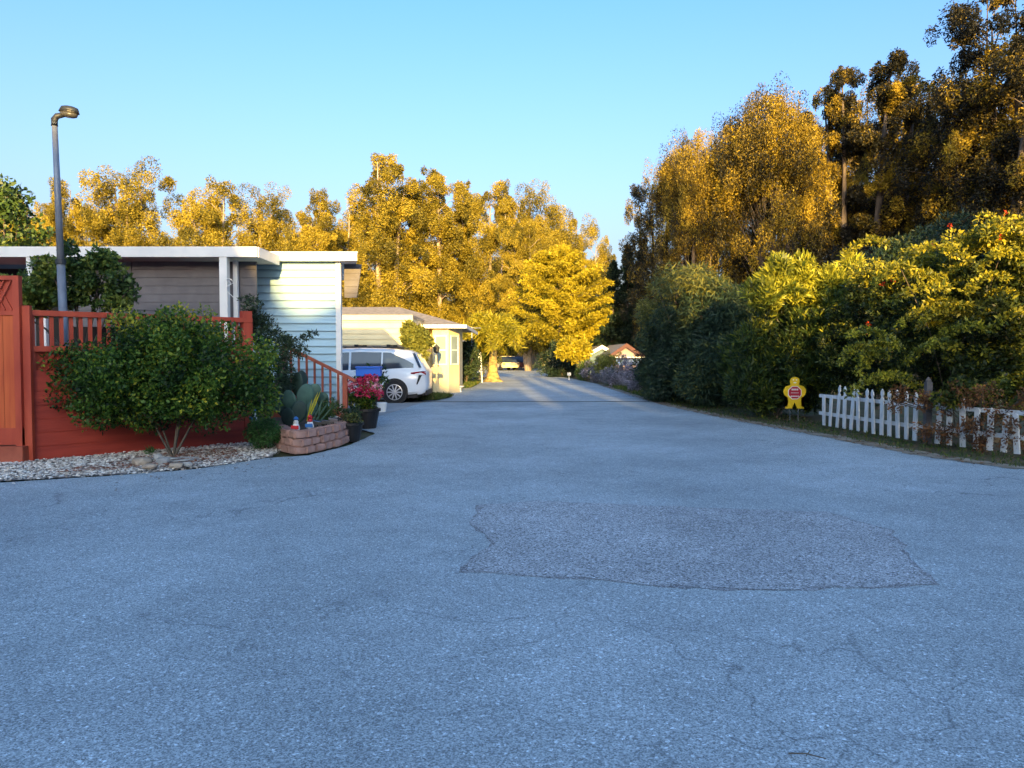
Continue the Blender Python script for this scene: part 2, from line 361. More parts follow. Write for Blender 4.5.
# hill behind the viewpoint: unseen, added and shaped to keep the road in shade
def shade_hill_h(x):
    h = 14.2 + .5*math.sin(x*.9)+.35*math.sin(x*2.3+1)
    h -= .55
    if x > 9: h -= .9
    h += 1.5/(1+math.exp((x+2.1)*5))
    s = 1/(1+math.exp(-(x-4.3)*4)) * 1/(1+math.exp((x-8.3)*1.8))
    h += 5.0*s + .7*math.exp(-((x+1.0)/.9)**2)
    for c_, w_, lo_ in ((5.95, .34, 8.6), (7.2, .38, 9.3), (4.75, .45, 12.0), (12.2, .45, 9.3)):   # notches added so narrow sunbeams reach the road
        h -= max(0, h-lo_)*math.exp(-((x-c_)/w_)**4)
    return h
mb = MB(); xs = [-90+i*1.0 for i in range(85)]+[-5+i*.15 for i in range(121)]+[14+i*1.0 for i in range(77)]; ys = [-46, -48, -52, -58, -66, -76, -30, -24]
prof = {-24: 0, -30: .12, -46: 1.0, -48: 1.0, -52: .95, -58: .8, -66: .45, -76: -.01}
order = sorted(prof); nv = len(xs)
for y in order:
    for x in xs: mb.v.append((x, y, max(-.05, shade_hill_h(x)*prof[y] if prof[y] > 0 else -.05)))
for j in range(len(order)-1):
    for i in range(nv-1): mb.f.append([j*nv+i, j*nv+i+1, (j+1)*nv+i+1, (j+1)*nv+i])
tag(mb.build('shade_hill', M['dirt'], smooth=True), 'grassy hill added out of view to shade the junction', None, None, 'structure')

# ================================================================ BUILDINGS
def lap(mb, x0, x1, z0, z1, y, pitch, lip=.018):
    """lapped boards facing -Y"""
    z = z0; k = 0
    while z < z1-1e-4:
        t = min(z+pitch, z1)
        mb.add([(x0, y-lip, z), (x1, y-lip, z), (x1, y, t), (x0, y, t), (x0, y, z), (x1, y, z)], [(0, 1, 2, 3), (0, 4, 5, 1)])
        z = t
def lapx(mb, y0, y1, z0, z1, x, pitch, lip=.018):
    """lapped boards facing +X"""
    z = z0
    while z < z1-1e-4:
        t = min(z+pitch, z1)
        mb.add([(x+lip, y0, z), (x+lip, y1, z), (x, y1, t), (x, y0, t), (x, y0, z), (x, y1, z)], [(0, 1, 2, 3), (0, 4, 5, 1)])
        z = t
# --- blue house
HB = empty('blue_house', (-3.72, 16.5, 0), 'pale blue lap sided house with flat white roof edge beside red stairs', 'house')
def loc(o): return Matrix.Translation(-Vector(o.location))
def put(mb, name, m, parent, **k):
    """mesh given in world coordinates, stored relative to its parent thing"""
    inv = Matrix.Translation(-parent_world(parent))
    mb.v = [tuple(inv @ Vector(v)) for v in mb.v]
    return mb.build(name, m, parent, **k)
def parent_world(p):
    v = Vector(p.location); q = p.parent
    while q is not None: v += Vector(q.location); q = q.parent
    return v
SH = Matrix(((1, -.25, 0, .25*16.5), (0, 1, 0, 0), (0, 0, 1, 0), (0, 0, 0, 1)))   # the side wall runs back at a slant
def shear(mb):
    mb.v = [tuple(SH @ Vector(v)) if v[1] > 16.6 else v for v in mb.v]; return mb
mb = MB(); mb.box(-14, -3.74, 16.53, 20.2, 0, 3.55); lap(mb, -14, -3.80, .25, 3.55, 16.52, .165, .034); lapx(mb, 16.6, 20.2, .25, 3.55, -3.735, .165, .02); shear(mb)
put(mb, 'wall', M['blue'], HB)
mb = MB(); mb.box(-3.81, -3.70, 16.475, 16.60, 0, 3.60)
put(mb, 'corner_board', M['white'], HB)
mb = MB(); mb.box(-14.2, -3.30, 16.28, 20.5, 3.56, 3.72); mb.box(-14.2, -3.28, 16.26, 20.52, 3.722, 3.75); shear(mb)
put(mb, 'roof', M['white'], HB)
mb = MB()
mb.prism([(-3.715, 3.555), (-3.33, 3.555), (-3.44, 2.82), (-3.715, 2.82)], 16.9, 16.94)
for i in range(5): mb.box(-3.70, -3.36-.022*i, 16.885, 16.9, 3.50-.145*i, 3.515-.145*i)
o = put(mb, 'side_awning', M['greypanel'], HB); 
mb = MB(); mb.box(-13.9, -5.02, 14.95, 16.5, 3.50, 3.62)
rf = put(mb, 'porch_roof', M['white'], HB)
mb = MB(); mb.box(-13.95, -4.97, 14.88, 14.95, 3.46, 3.66); mb.box(-5.015, -4.95, 14.95, 16.26, 3.46, 3.66)
put(mb, 'fascia', M['white'], rf)
for px, w, z0 in [(27, .10, 1.5), (40.5, .09, 1.5), (222, .15, 1.5), (234, .085, 1.2)]:
    p = P(px, 265, 14.85 if px != 234 else 15.25); mb = MB(); mb.box(p.x-w/2, p.x+w/2, p.y+.05, p.y+.05+w, z0-1.3, 3.46)
    put(mb, 'porch_post', M['white'], HB)
mb = MB(); x0 = P(68, 265, 15.5).x; x1 = P(257, 265, 15.5).x; xs_ = P(133, 265, 15.5).x
for i in range(8):
    z = 3.44-.165*i; 
    mb.box(x0, xs_-.02, 15.46, 15.48, z-.158, z); mb.box(xs_+.02, x1, 15.46, 15.48, z-.158, z)
mb.box(x0, x1, 15.482, 15.50, 2.12, 3.44)
put(mb, 'shade_panel', M['greypanel'], HB)
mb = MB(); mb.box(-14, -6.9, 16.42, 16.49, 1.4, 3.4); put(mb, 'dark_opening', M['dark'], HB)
mb = MB(); mb.box(-13.9, -5.5, 12.6, 16.4, 1.15, 1.3); put(mb, 'porch_deck', M['redwood'], HB)
# scroll bracket hanging between porch posts
mb = MB(); c = P(228, 283, 14.9); pts = [c+Vector((.10*math.cos(t)*(1-t/12), 0, .10*math.sin(t)*(1-t/12))) for t in [i*.4 for i in range(20)]]
pts = [P(236, 300, 14.9), P(224, 288, 14.9)]+pts; mb.tube(pts, .008, 5); put(mb, 'scroll_bracket', M['white'], HB)

# --- red wall, gate and stairs
A = Vector((-6.98, 11.0, 0)); B = Vector((-4.60, 13.45, 0)); D = (B-A).normalized(); ang = math.atan2(D.y, D.x); LW = (B-A).length
RW = empty('red_deck_wall', A, 'long red painted wall with slatted railing behind the big green bush', 'wall', rz=ang)
mb = MB(); mb.box(0, LW, 0, .08, -.03, 1.33)
for i in range(6): mb.box(.0, LW, -.012, -.001, .01+.20*i+.012, .01+.20*i+.195)
mb.build('lower_wall', M['redwall'], RW)
mb = MB(); mb.box(0, LW, -.04, .10, 1.60, 1.68); mb.box(0, LW, -.045, .11, 2.12, 2.20); mb.box(.0, .07, -.02, .07, 1.33, 2.12)
mb.box(LW-.16, LW, -.03, .12, -.02, 2.32)
mb.build('rail_frame', M['redwood'], RW)
mb = MB()
for i in range(26): mb.box(.14+i*.13, .19+i*.13, 0, .04, 1.68, 2.12)
mb.build('balusters', M['redwood'], RW)
mb = MB(); mb.box(0.0, LW-.16, .05, .07, 1.33, 1.60)
for i in range(34):
    mb.bar((.02+i*.1, .028, 1.34), (.26+i*.1, .028, 1.59), .014, .03)
mb.build('lattice', M['redwood'], RW)
GT = empty('red_gate', (-7.3, 10.9, 0), 'tall orange red wooden gate with lattice top at the left edge', 'gate')
mb = MB()
for i in range(9): mb.box(-1.35+i*.17, -1.35+i*.17+.165, 0, .03, .28, 2.12)
mb.build('panel', M['orange'], GT)
mb = MB(); mb.box(.18, .27, -.03, .05, .02, 2.62); mb.box(-1.4, .18, -.025, .05, 2.12, 2.18); mb.box(-1.4, .27, -.03, .06, 2.62, 2.68)
mb.box(-1.4, .27, -.02, .05, .26, .50)
mb.build('frame', M['redwood'], GT)
mb = MB(); mb.box(-1.4, .18, .03, .04, 2.18, 2.62)
for i in range(24):
    x = -1.38+i*.10; 
    if x+.22 < .18: mb.bar((x, .0, 2.19), (x+.22, .0, 2.61), .012, .022); mb.bar((x, .016, 2.61), (x+.22, .016, 2.19), .012, .022)
mb.build('lattice', M['redwood'], GT)
mb = MB(); mb.box(-1.4, .33, -.12, .06, .0, .245); mb.build('sill', M['railwood'], GT, bevel=.008)
mb = MB(); mb.box(.275, .385, .02, .08, 0, 2.26); mb.build('side_board', M['redwood'], GT)
ST = empty('front_stairs', (-4.2, 15.5, 0), 'red wooden steps with slanted railing in front of the blue wall', 'stairs')
ra = P(283, 345, 15.5); rb = P(356, 381, 15.5)
mb = MB(); mb.bar(ra, rb, .09, .06); 
lo = MB()
for i in range(8):
    t = i/8.; p = ra.lerp(P(346, 376, 15.5), t); lo2 = MB(); lo2.box(p.x-.02, p.x+.02, 15.48, 15.52, p.z-.88, p.z-.02); put(lo2, 'baluster', M['railwood'], ST)
put(mb, 'handrail', M['railwood'], ST)
p = P(345, 376, 15.5); mb = MB(); mb.box(p.x-.045, p.x+.05, 15.45, 15.55, 0, p.z-.01); put(mb, 'newel_post', M['railwood'], ST)
mb = MB(); mb.bar(ra+Vector((0, 0, -.86)), P(346, 376, 15.5)+Vector((0, 0, -.86)), .05, .08); put(mb, 'bottom_rail', M['railwood'], ST)
mb = MB()
for i in range(6): mb.box(-5.5+i*.3, -5.2+i*.3, 15.6, 16.40, 0, 1.10-.18*i)
put(mb, 'steps', M['railwood'], ST)

# --- second house with carport
H2 = empty('cream_house', (-4, 31, 0), 'sunlit cream house with bay window and low carport over the white car', 'house')
mb = MB(); mb.box(-12, -2.75, 31.5, 40, 0, 2.75); lap(mb, -12, -3.5, 0.05, 2.75, 31.48, .2)
put(mb, 'wall', M['cream'], H2)
mb = MB(); mb.add([(-3.35, 31.5, 0), (-3.2, 30.7, 0), (-2.55, 30.7, 0), (-2.18, 31.5, 0), (-2.18, 33.5, 0), (-3.35, 33.5, 0)]+[(x, y, 2.7) for x, y in [(-3.35, 31.5), (-3.2, 30.7), (-2.55, 30.7), (-2.18, 31.5), (-2.18, 33.5), (-3.35, 33.5)]],
   [(0, 1, 7, 6), (1, 2, 8, 7), (2, 3, 9, 8), (3, 4, 10, 9), (4, 5, 11, 10), (5, 0, 6, 11), (6, 7, 8, 9, 10, 11)])
bay = put(mb, 'bay', M['cream'], H2)
def winpane(a, b, z0, z1, nx=1, nz=2):
    """window on a vertical plane from a to b"""
    a = Vector((*a, 0)); b = Vector((*b, 0)); d = (b-a).normalized(); nrm = Vector((d.y, -d.x, 0)); L = (b-a).length
    f = MB(); X = Matrix(((d.x, -nrm.x, 0, a.x), (d.y, -nrm.y, 0, a.y), (0, 0, 1, 0), (0, 0, 0, 1)))
    t = .05
    f.box(0, L, -.035, .01, z0, z0+t, X); f.box(0, L, -.035, .01, z1-t, z1, X); f.box(0, t, -.03, .01, z0+t, z1-t, X); f.box(L-t, L, -.03, .01, z0+t, z1-t, X)
    for k in range(1, nz):
        z = z0+(z1-z0)*k/nz; f.box(t, L-t, -.028, .01, z-.02, z+.02, X)
    w = put(f, 'window', M['white'], H2)
    g = MB(); g.box(t, L-t, -.012, -.004, z0+t, z1-t, X); put(g, 'pane', M['pane'], w)
winpane((-3.12, 30.698), (-2.62, 30.698), 1.15, 2.35)
winpane((-2.50, 30.81), (-2.23, 31.39), 1.15, 2.35)
mb = MB()
mb.add([(-12.5, 30.4, 2.74), (-1.85, 30.4, 2.74), (-1.85, 40.5, 2.74), (-12.5, 40.5, 2.74), (-10, 35, 3.75), (-5.2, 35, 3.75)], [(0, 1, 5, 4), (1, 2, 5), (2, 3, 4, 5), (3, 0, 4), (3, 2, 1, 0)])
put(mb, 'roof', M['shingle'], H2)
mb = MB(); mb.box(-4.4, -1.82, 30.36, 30.41, 2.62, 2.76); mb.box(-1.86, -1.81, 30.41, 40.5, 2.62, 2.76); put(mb, 'gutter', M['white'], H2)
mb = MB(); mb.box(-11, -3.6, 27.6, 31.4, 2.90, 3.0); put(mb, 'carport_roof', M['tanroof'], H2)
mb = MB(); lap(mb, -11, -3.62, 1.92, 2.78, 27.56, .20, .03); mb.box(-11, -3.62, 27.58, 27.64, 1.90, 2.895); mb.box(-11.05, -3.58, 27.50, 27.56, 2.80, 2.99); mb.box(-3.68, -3.62, 27.65, 31.4, 1.9, 2.895)
put(mb, 'carport_panel', M['cream'], H2)
mb = MB(); mb.box(-11, -3.66, 27.52, 27.66, 1.80, 1.895); put(mb, 'carport_beam', M['tanroof'], H2)
for x in (-7.6, -5.4, -3.2):
    mb = MB(); mb.box(x-.05, x+.05, 30.9, 31.0, 0, 2.0); put(mb, 'carport_post', M['white'], H2)

# third far house bit (porch roof beside the palm)
H3 = empty('far_white_house', (-3.5, 44, 0), 'small white house with red flowers beyond the bay window', 'house')
mb = MB(); mb.box(-9, -2.9, 43, 50, 0, 2.3); put(mb, 'wall', M['cream'], H3)
mb = MB(); mb.prism([(-9.3, 2.3), (-2.3, 2.3), (-5.8, 3.0)], 42.6, 50.4); put(mb, 'roof', M['tanroof'], H3)

# --- gabled houses right of the road
def gable_house(name, x0, x1, y, depth, zb, ze, zr, m, trim, label, roofm):
    E = empty(name, ((x0+x1)/2, y, 0), label, 'house'); xm = (x0+x1)/2
    w = MB(); w.prism([(x0, 0), (x1, 0), (x1, ze), (xm, zr), (x0, ze)], y, y+depth); put(w, 'wall', m, E)
    r = MB()
    for sx in (x0, x1):
        e = 1.12; dx = sx-xm; nx = sx+dx*.12; nz = ze-(zr-ze)*.12
        r.prism([(xm, zr+.02), (nx, nz+.02), (nx, nz+.14), (xm, zr+.16)], y-.25, y+depth+.2)
    put(r, 'roof', roofm, E)
    t = MB()
    for sx in (x0, x1):
        dx = sx-xm; nx = sx+dx*.13; nz = ze-(zr-ze)*.13
        t.prism([(xm, zr-.10), (nx, nz-.10), (nx, nz+.17), (xm, zr+.19)], y-.30, y-.255)
    put(t, 'bargeboard', trim, E)
    return E
pa = P(590, 352, 58); pb = P(616, 352, 58); zr = P(601, 347.5, 58).z; ze = P(590, 354, 58).z
g1 = gable_house('teal_gabled_house', pa.x, pb.x-.2, 58, 8, 0, ze, zr, M['gable_teal'], M['white'], 'small teal gabled house with white trim behind the roadside shrubs', M['shingle'])
pa = P(608, 355, 52); pb = P(644, 355, 52); zr = P(626, 346, 52).z; ze = P(610, 358, 52).z
g2 = gable_house('pink_gabled_house', pa.x, pb.x, 52, 9, 0, ze, zr, M['gable_pink'], M['maroon'], 'pinkish gabled house with maroon roof edge behind the roadside shrubs', M['shingle'])
mb = MB(); q = P(629, 362, 51.7); mb.box(q.x-.9, q.x+.9, 51.90, 51.97, q.z-.2, q.z+.25); w = put(mb, 'window', M['bluebox'], g2)
mb = MB(); mb.box(q.x-1.3, q.x+1.1, 51.3, 51.99, q.z+.28, q.z+.36); put(mb, 'awning', M['white'], g2)
# --- trailer at the far end of the road
p = P(540, 372, 92); TR = empty('far_trailer', (p.x, 92, 0), 'small cream trailer home at the far end of the road', 'trailer')
x0 = P(533, 365, 92).x; x1 = P(552, 365, 92).x
mb = MB(); mb.box(x0, x1, 92, 98, .0, 2.3); put(mb, 'wall', M['cream'], TR)
mb = MB(); mb.box(x0-.2, x1+.2, 91.8, 98.2, 2.3, 2.45); put(mb, 'roof', M['white'], TR)
for a_ in (.18, .55, .8):
    xx = x0+(x1-x0)*a_; mb = MB(); mb.box(xx-.22, xx+.22, 91.95, 92.02, 1.3, 1.95); put(mb, 'window', M['dark'], TR)
FB = MB(); FB.box(x0-3, x1+1, 88, 88.1, 0, .75); o = FB.build('low_wall', M['cream']); tag(o, 'low cream wall in front of the far trailer home', 'wall')

# ================================================================ VEGETATION
def finish_tree(name, loc_, trunk, crown_me, label, cat, mt, mc, group=None, smooth=True):
    E = empty(name, loc_, label, cat, group)
    if trunk is not None: trunk.build('trunk', mt, E, smooth=True)
    link('crown', crown_me, mc, E)
    return E
def eucalypt(seed, H, Wd, low, leaf=.42, n=70, per=260, dens=1., lobes=3, dome=False, tb=(.12, .85)):
    r = random.Random(seed); tr = MB(); cl = []
    lean = r.uniform(-.04, .04)*H
    stems = []
    for k in range(lobes):
        a = r.uniform(0, 6.28); rr = Wd*.22*(k > 0)
        topx = Vector((lean+math.cos(a)*rr*1.2, math.sin(a)*rr*1.2, H*(1-.13*k*r.uniform(.5, 1.2))))
        b0 = Vector((math.cos(a)*.3*(k > 0), math.sin(a)*.3*(k > 0), 0))
        mid = b0.lerp(topx, .45)+Vector((r.uniform(-.5, .5), r.uniform(-.5, .5), 0))
        pts = [b0, b0.lerp(mid, .5), mid, mid.lerp(topx, .5)+Vector((r.uniform(-.4, .4), 0, 0)), topx]
        R0 = .012*H+.08
        tr.tube(pts, [R0*1.2, R0, R0*.8, R0*.5, .04], 7); stems.append(pts)
    for i in range(n):
        pts = stems[i % lobes]; t = low+(1-low)*(i+r.random())/n; t = min(t, .985)
        h = t*(len(pts)-1); k = int(h); base = pts[k].lerp(pts[min(k+1, len(pts)-1)], h-k)
        prof = math.sin(math.pi*min(1, max(0.05, (1.04-t)/(1.04-low)))**.75)**.6
        if dome: prof = 1.25*math.sqrt(max(.02, 1-((t-.72)/.30)**2)) if t > .72 else .75+.5*t
        a = r.uniform(0, 6.28); rad = Wd*.36*prof*r.uniform(.25, 1.05)
        c = base+Vector((math.cos(a)*rad, math.sin(a)*rad, r.uniform(.0, .08)*H*.4))
        s = Wd*r.uniform(.09, .17)*(1.15-.45*t)
        if dome:
            while True:
                d_ = Vector((r.gauss(0, 1), r.gauss(0, 1), r.gauss(.25, .8))).normalized()
                if d_.z > -.75: break
            q_ = r.uniform(.72, 1.0) if i % 4 else r.uniform(.3, .7)
            c = Vector((d_.x*Wd*.44*q_, d_.y*Wd*.44*q_, H*.70+d_.z*H*(.27 if d_.z > 0 else .42)*q_)); s = Wd*r.uniform(.095, .15)
            base = Vector((c.x*.4, c.y*.4, c.z-.10*H))
            if d_.z > .2: s *= 1.1
        tr.tube([base-Vector((0, 0, rad*.5)), base.lerp(c, .5)-Vector((0, 0, rad*.12)), c], [.05, .03, .012], 4, False)
        tt = r.uniform(*tb)
        s *= .88; cl.append((c, (s, s, s*r.uniform(.8, 1.6)), per*dens*.8, tt))
        for q in range(3):
            c2 = c+Vector((r.uniform(-1, 1)*s*1.4, r.uniform(-1, 1)*s*1.4, r.uniform(-1.2, .8)*s))
            cl.append((c2, (s*.48, s*.48, s*.75), per*.3*dens, tt+r.uniform(-.2, .2)))
    return tr, leaves_mesh('crown', cl, leaf, leaf*.45, up=-.35, shell=.35)
# left and centre background belt
EV = []
for k, (H, Wd, low, n, lob, dome_) in enumerate([(*q_, q_[3] == 131) for q_ in [(24, 11, .16, 130, 3), (24, 9.5, .18, 120, 2), (22, 12, .16, 130, 4), (20, 12, .08, 120, 3), (22, 13, .22, 131, 4)]]):
    tr, me = eucalypt(11+k, H, Wd, low, .19, n, 760, 1., lob, dome_); EV.append((H, tr, me))
def euc_protos(mc, mb_, kinds, group):
    res = []
    for k in kinds:
        H, tr, me = EV[k]; res.append((H, tr, me))
    return res
EVD = []
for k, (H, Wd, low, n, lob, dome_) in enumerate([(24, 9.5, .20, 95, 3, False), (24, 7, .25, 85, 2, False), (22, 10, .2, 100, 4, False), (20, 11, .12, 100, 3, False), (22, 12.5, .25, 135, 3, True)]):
    tr, me = eucalypt(51+k, H, Wd, low, .165, n, 820, 1., lob, dome_, (.32, .98) if dome_ else (.1, .78)); EVD.append((H, tr, me))  # clump tints paint the domed crowns sunnier than the others
used = {}
def place_euc(k, loc_, H, rz, label, dark=False, sx=1., group='eucalyptus trees along the skyline'):
    H0, tr, me = (EVD if dark else EV)[k]; key = (k, dark)
    if key not in used:
        t = MB(); t.v = tr.v; t.f = tr.f
        m2 = me
        E = finish_tree('eucalyptus_tree', loc_, t, m2, label, 'tree', M['bark'] if dark else M['palebark'], M['euc_shade_tint'] if dark else M['euc'], group); used[key] = E
    else: E = copy_tree(used[key])
    a_ = np.empty(len(me.vertices)*3, dtype=np.float32); me.vertices.foreach_get('co', a_); a_ = a_.reshape(-1, 3)
    zt_ = np.percentile(a_[:, 2], 99.8); up_ = a_[a_[:, 2] > zt_*.85]; cx_, cy_ = up_[:, 0].mean(), up_[:, 1].mean()
    s = H/zt_; E.scale = (s*sx, s*sx, s); E.rotation_euler = (0, 0, rz); c_, s_ = math.cos(rz), math.sin(rz)
    E.location = (loc_[0]-(cx_*c_-cy_*s_)*s*sx, loc_[1]-(cx_*s_+cy_*c_)*s*sx, loc_[2]); E['label'] = label; E['group'] = group
    return E
def topz(px, py, d): return P(px, py, d).z
L_ = [  # px, top py, depth, kind, sx, label
 (22, 196, 92, 3, .9, 'golden eucalyptus just left of the street lamp, lowest of the row'),
 (62, 182, 88, 0, .8, 'golden eucalyptus directly behind the street lamp pole'),
 (133, 166, 90, 2, .95, 'rounded golden eucalyptus standing alone right of the street lamp'),
 (212, 186, 88, 3, .95, 'golden eucalyptus above the grey porch shade panel'),
 (262, 190, 92, 2, .9, 'golden eucalyptus above the end of the porch roof'),
 (318, 194, 86, 0, .9, 'golden eucalyptus above the blue siding wall'),
 (352, 205, 94, 3, .85, 'lower golden eucalyptus left of the tallest central one'),
 (388, 155, 84, 0, 1.02, 'tallest golden eucalyptus of the central belt'),
 (432, 170, 88, 1, 1.0, 'narrow golden eucalyptus right of the tallest central one'),
 (468, 185, 92, 1, .85, 'slim golden eucalyptus above the bay window'),
 (498, 182, 86, 0, .85, 'golden eucalyptus above the palm'),
 (534, 188, 88, 2, .8, 'airy golden eucalyptus left of the round cypress top'),
 (572, 216, 95, 2, .75, 'golden eucalyptus just behind the round cypress'),
 (600, 240, 105, 3, .7, 'low distant golden eucalyptus right of the round cypress'),
]
for i, (px, py, d, k, sx, lab) in enumerate(L_):
    p = P(px, py, d); place_euc(k, (p.x, d, 0), p.z, i*1.7, lab, False, sx*1.12, 'golden eucalyptus belt on the left')
R_ = [
 (664, 165, 62, 3, .75, 'shortest eucalyptus at the left end of the dark right grove'),
 (694, 136, 60, 4, .62, 'golden topped eucalyptus second in the right grove'),
 (767, 94, 56, 4, .72, 'broad domed golden eucalyptus standing out of the right grove'),
 (806, 118, 68, 1, 1.0, 'dark thin eucalyptus between the dome and the tall ones'),
 (840, 70, 58, 1, .85, 'tall narrow eucalyptus right of the domed one'),
 (868, 90, 66, 3, .6, 'dark eucalyptus between the tall narrow one and the brown one'),
 (895, 60, 56, 1, 1.1, 'tall dark eucalyptus with brown crown in the right grove'),
 (930, 70, 64, 3, .8, 'dark eucalyptus filling the grove behind the tall brown one'),
 (972, -12, 50, 0, .95, 'very tall eucalyptus reaching the top edge of the photo'),
 (1045, -20, 46, 0, 1.0, 'golden eucalyptus cut by the right edge of the photo'),
 (1005, 110, 60, 3, 1.0, 'dark eucalyptus low behind the climbing hedge'),
 (735, 178, 74, 3, 1.1, 'dark eucalyptus filling the gap left of the domed one'),
 (795, 165, 76, 3, 1.1, 'dark eucalyptus filling the gap right of the domed one'),
 (915, 130, 74, 3, 1.2, 'dark eucalyptus deep behind the brown one'),
]
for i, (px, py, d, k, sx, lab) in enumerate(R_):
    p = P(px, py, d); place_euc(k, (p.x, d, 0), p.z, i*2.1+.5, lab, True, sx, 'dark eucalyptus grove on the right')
# trees on the hill behind the viewpoint (outside the picture; added to shade the grove)
for i, (x, y, H, k) in enumerate([(17, -54, 24, 1), (24, -50, 22, 2), (32, -56, 25, 1), (41, -52, 24, 0), (50, -54, 24, 1)]):
    z = shade_hill_h(x)*.85
    E = place_euc(k, (x, y, z), H, i, 'eucalyptus added to shade the grove, on the hill behind the viewpoint', True, 1.0, 'eucalyptus on the hill')

for (px, d, H, lab) in [(529, 74, 15, 'eucalyptus with thick pale trunk beside the far parked cars'), (519, 84, 14, 'slim eucalyptus trunk standing behind the far parked cars')]:
    p = P(px, 370, d); E = place_euc(1, (p.x, d, 0), H, px, lab, False, 1.0, 'golden eucalyptus belt on the left'); E.location = (p.x, d, 0)
# near-left dark green tree at the left edge
def puff(seed, c, size, n, s0, s1, per, tint=.5, flat=1., jitter=.15):
    """clumps filling an ellipsoid-shaped plant"""
    r = random.Random(seed); res = []; c = Vector(c)
    for i in range(n):
        while True:
            d = Vector((r.uniform(-1, 1), r.uniform(-1, 1), r.uniform(-1, 1)))
            if .35 < d.length < 1: break
        s = r.uniform(s0, s1)
        res.append((c+Vector((d.x*size[0], d.y*size[1], d.z*size[2])), (s, s, s*flat), per*(s/s1)**2, tint+r.uniform(-jitter, jitter)*2))
    return res
def limbs(mb, base, tips, r0, r1=.01, sides=5):
    base = Vector(base)
    for t in tips:
        t = Vector(t); mid = base.lerp(t, .5)+Vector((0, 0, .12*(t-base).length))*(1 if t.z > base.z else 0)
        mb.tube([base, mid, t], [r0, r0*.6, r1], sides, False)
def shrub(name, basepos, clumps, m, label, cat='shrub', L=.1, Wd=.05, up=0., out=.4, shell=.3, mt='bark', stem=.03, nst=8, group=None, trunkpts=None, bend=.2, part='foliage'):
    b = Vector(basepos); cl = [((c[0]-b.x, c[1]-b.y, c[2]-b.z), r, n, t) for (c, r, n, t) in [((q[0][0], q[0][1], q[0][2]), q[1], q[2], q[3]) for q in clumps]]
    E = empty(name, b, label, cat, group)
    t = MB(); step = max(1, len(cl)//nst)
    limbs(t, (0, 0, -.02), [c[0] for c in cl[::step]], stem)
    t.build('stem', M[mt], E, smooth=True)
    link(part, leaves_mesh(part, cl, L, Wd, up, out, shell, bend=bend), M[m] if isinstance(m, str) else m, E)
    return E
c = P(2, 215, 45)
shrub('broadleaf_tree', (c.x, 45, 0), puff(3, (c.x-.8, 45, 8.0), (3.2, 3, 3.8), 70, .6, 1.1, 330, .35), 'vine', 'dark green broadleaf tree at the far left edge above the porch roof', 'tree', .28, .14, 0, 0, .3, stem=.2, part='crown')

# big bush in front of the red wall
cc = P(165, 372, 11.5); cc.y = 11.45
cl = puff(5, (cc.x, 11.45, 1.32), (1.66, .8, .70), 112, .16, .34, 520, .45)
cl += puff(6, (cc.x-.75, 11.2, 1.0), (.85, .5, .42), 26, .2, .32, 330, .40)
cl += puff(8, (cc.x+.85, 11.6, 1.05), (.75, .55, .55), 34, .2, .34, 330, .42)
cl += puff(10, (cc.x+.15, 11.4, .86), (.75, .45, .28), 22, .14, .26, 300, .35)
cl += puff(12, (cc.x-.2, 11.3, .75), (.35, .3, .2), 8, .1, .2, 200, .35)
cl += puff(9, (cc.x+.1, 11.5, 1.9), (1.0, .5, .30), 26, .18, .28, 300, .72)
base = G(173, 458)
E = shrub('large_bush', base, cl, 'bush', 'large rounded green bush with yellow tips in front of the red wall', L=.052, Wd=.03, stem=.02, nst=5)
# vines behind the railing
cl = []
for px, py, rx, rz, t in [(35, 285, .35, .25, .55), (60, 268, .35, .22, .5), (85, 262, .35, .3, .4), (105, 275, .4, .35, .4), (95, 295, .5, .3, .35), (50, 300, .45, .25, .45), (118, 292, .2, .25, .35), (70, 285, .4, .3, .4), (30, 305, .3, .2, .5)]:
    q = P(px, py, 12.5); cl += puff(px, q, (rx*1.25, .35, rz*.95), 11, .07, .16, 260, t+.1)
shrub('climbing_vine', (P(80, 300, 12.6).x, 12.6, 1.3), cl, 'vine', 'leafy climbing vine around the base of the street lamp', 'plant', .06, .038)
# juniper right of the bush
cl = []
for px, py, rx, rz, n in [(262, 400, .30, .5, 14), (270, 360, .28, .4, 14), (262, 330, .22, .3, 10), (283, 380, .2, .45, 12), (255, 318, .12, .25, 6), (278, 345, .25, .2, 8), (295, 352, .12, .06, 4), (248, 350, .25, .5, 12)]:
    q = P(px, py, 13.7); cl += puff(px+1, q, (rx, .25, rz), n, .09, .17, 230, .5)
for px, py in [(245, 300), (247, 308), (250, 312), (258, 305), (262, 318), (300, 340), (306, 337), (312, 334), (290, 345), (284, 340), (252, 298)]:
    q = P(px, py, 13.7); cl.append((q, (.10, .08, .05), 90, .5))
shrub('juniper', G(262, 442), cl, 'juniper', 'dark twisted juniper between the green bush and the stair railing', 'shrub', .055, .018, .2, .6, stem=.04)
cl = puff(21, P(263, 433, 12.3), (.24, .22, .2), 30, .09, .14, 320, .6)
shrub('round_shrub', (P(263, 433, 12.3).x, 12.3, 0), cl, 'round', 'small round green shrub in the gravel beside the block planter', 'shrub', .03, .016, 0, .5, stem=.01)
# climbing plant on the cream house
cl = []
for px, py, rx, rz in [(410, 330, .2, .25), (414, 338, .3, .4), (418, 346, .35, .4), (414, 350, .25, .3), (420, 335, .2, .2)]:
    cl += puff(px*2, P(px+1, py+2, 27.3), (rx*1.2, .2, rz*1.1), 12, .14, .22, 240, .6)
shrub('wall_creeper', (P(415, 350, 28.6).x, 28.7, 0), cl, 'yelbush', 'sunlit yellow green creeper on the carport corner of the cream house', 'plant', .12, .06)
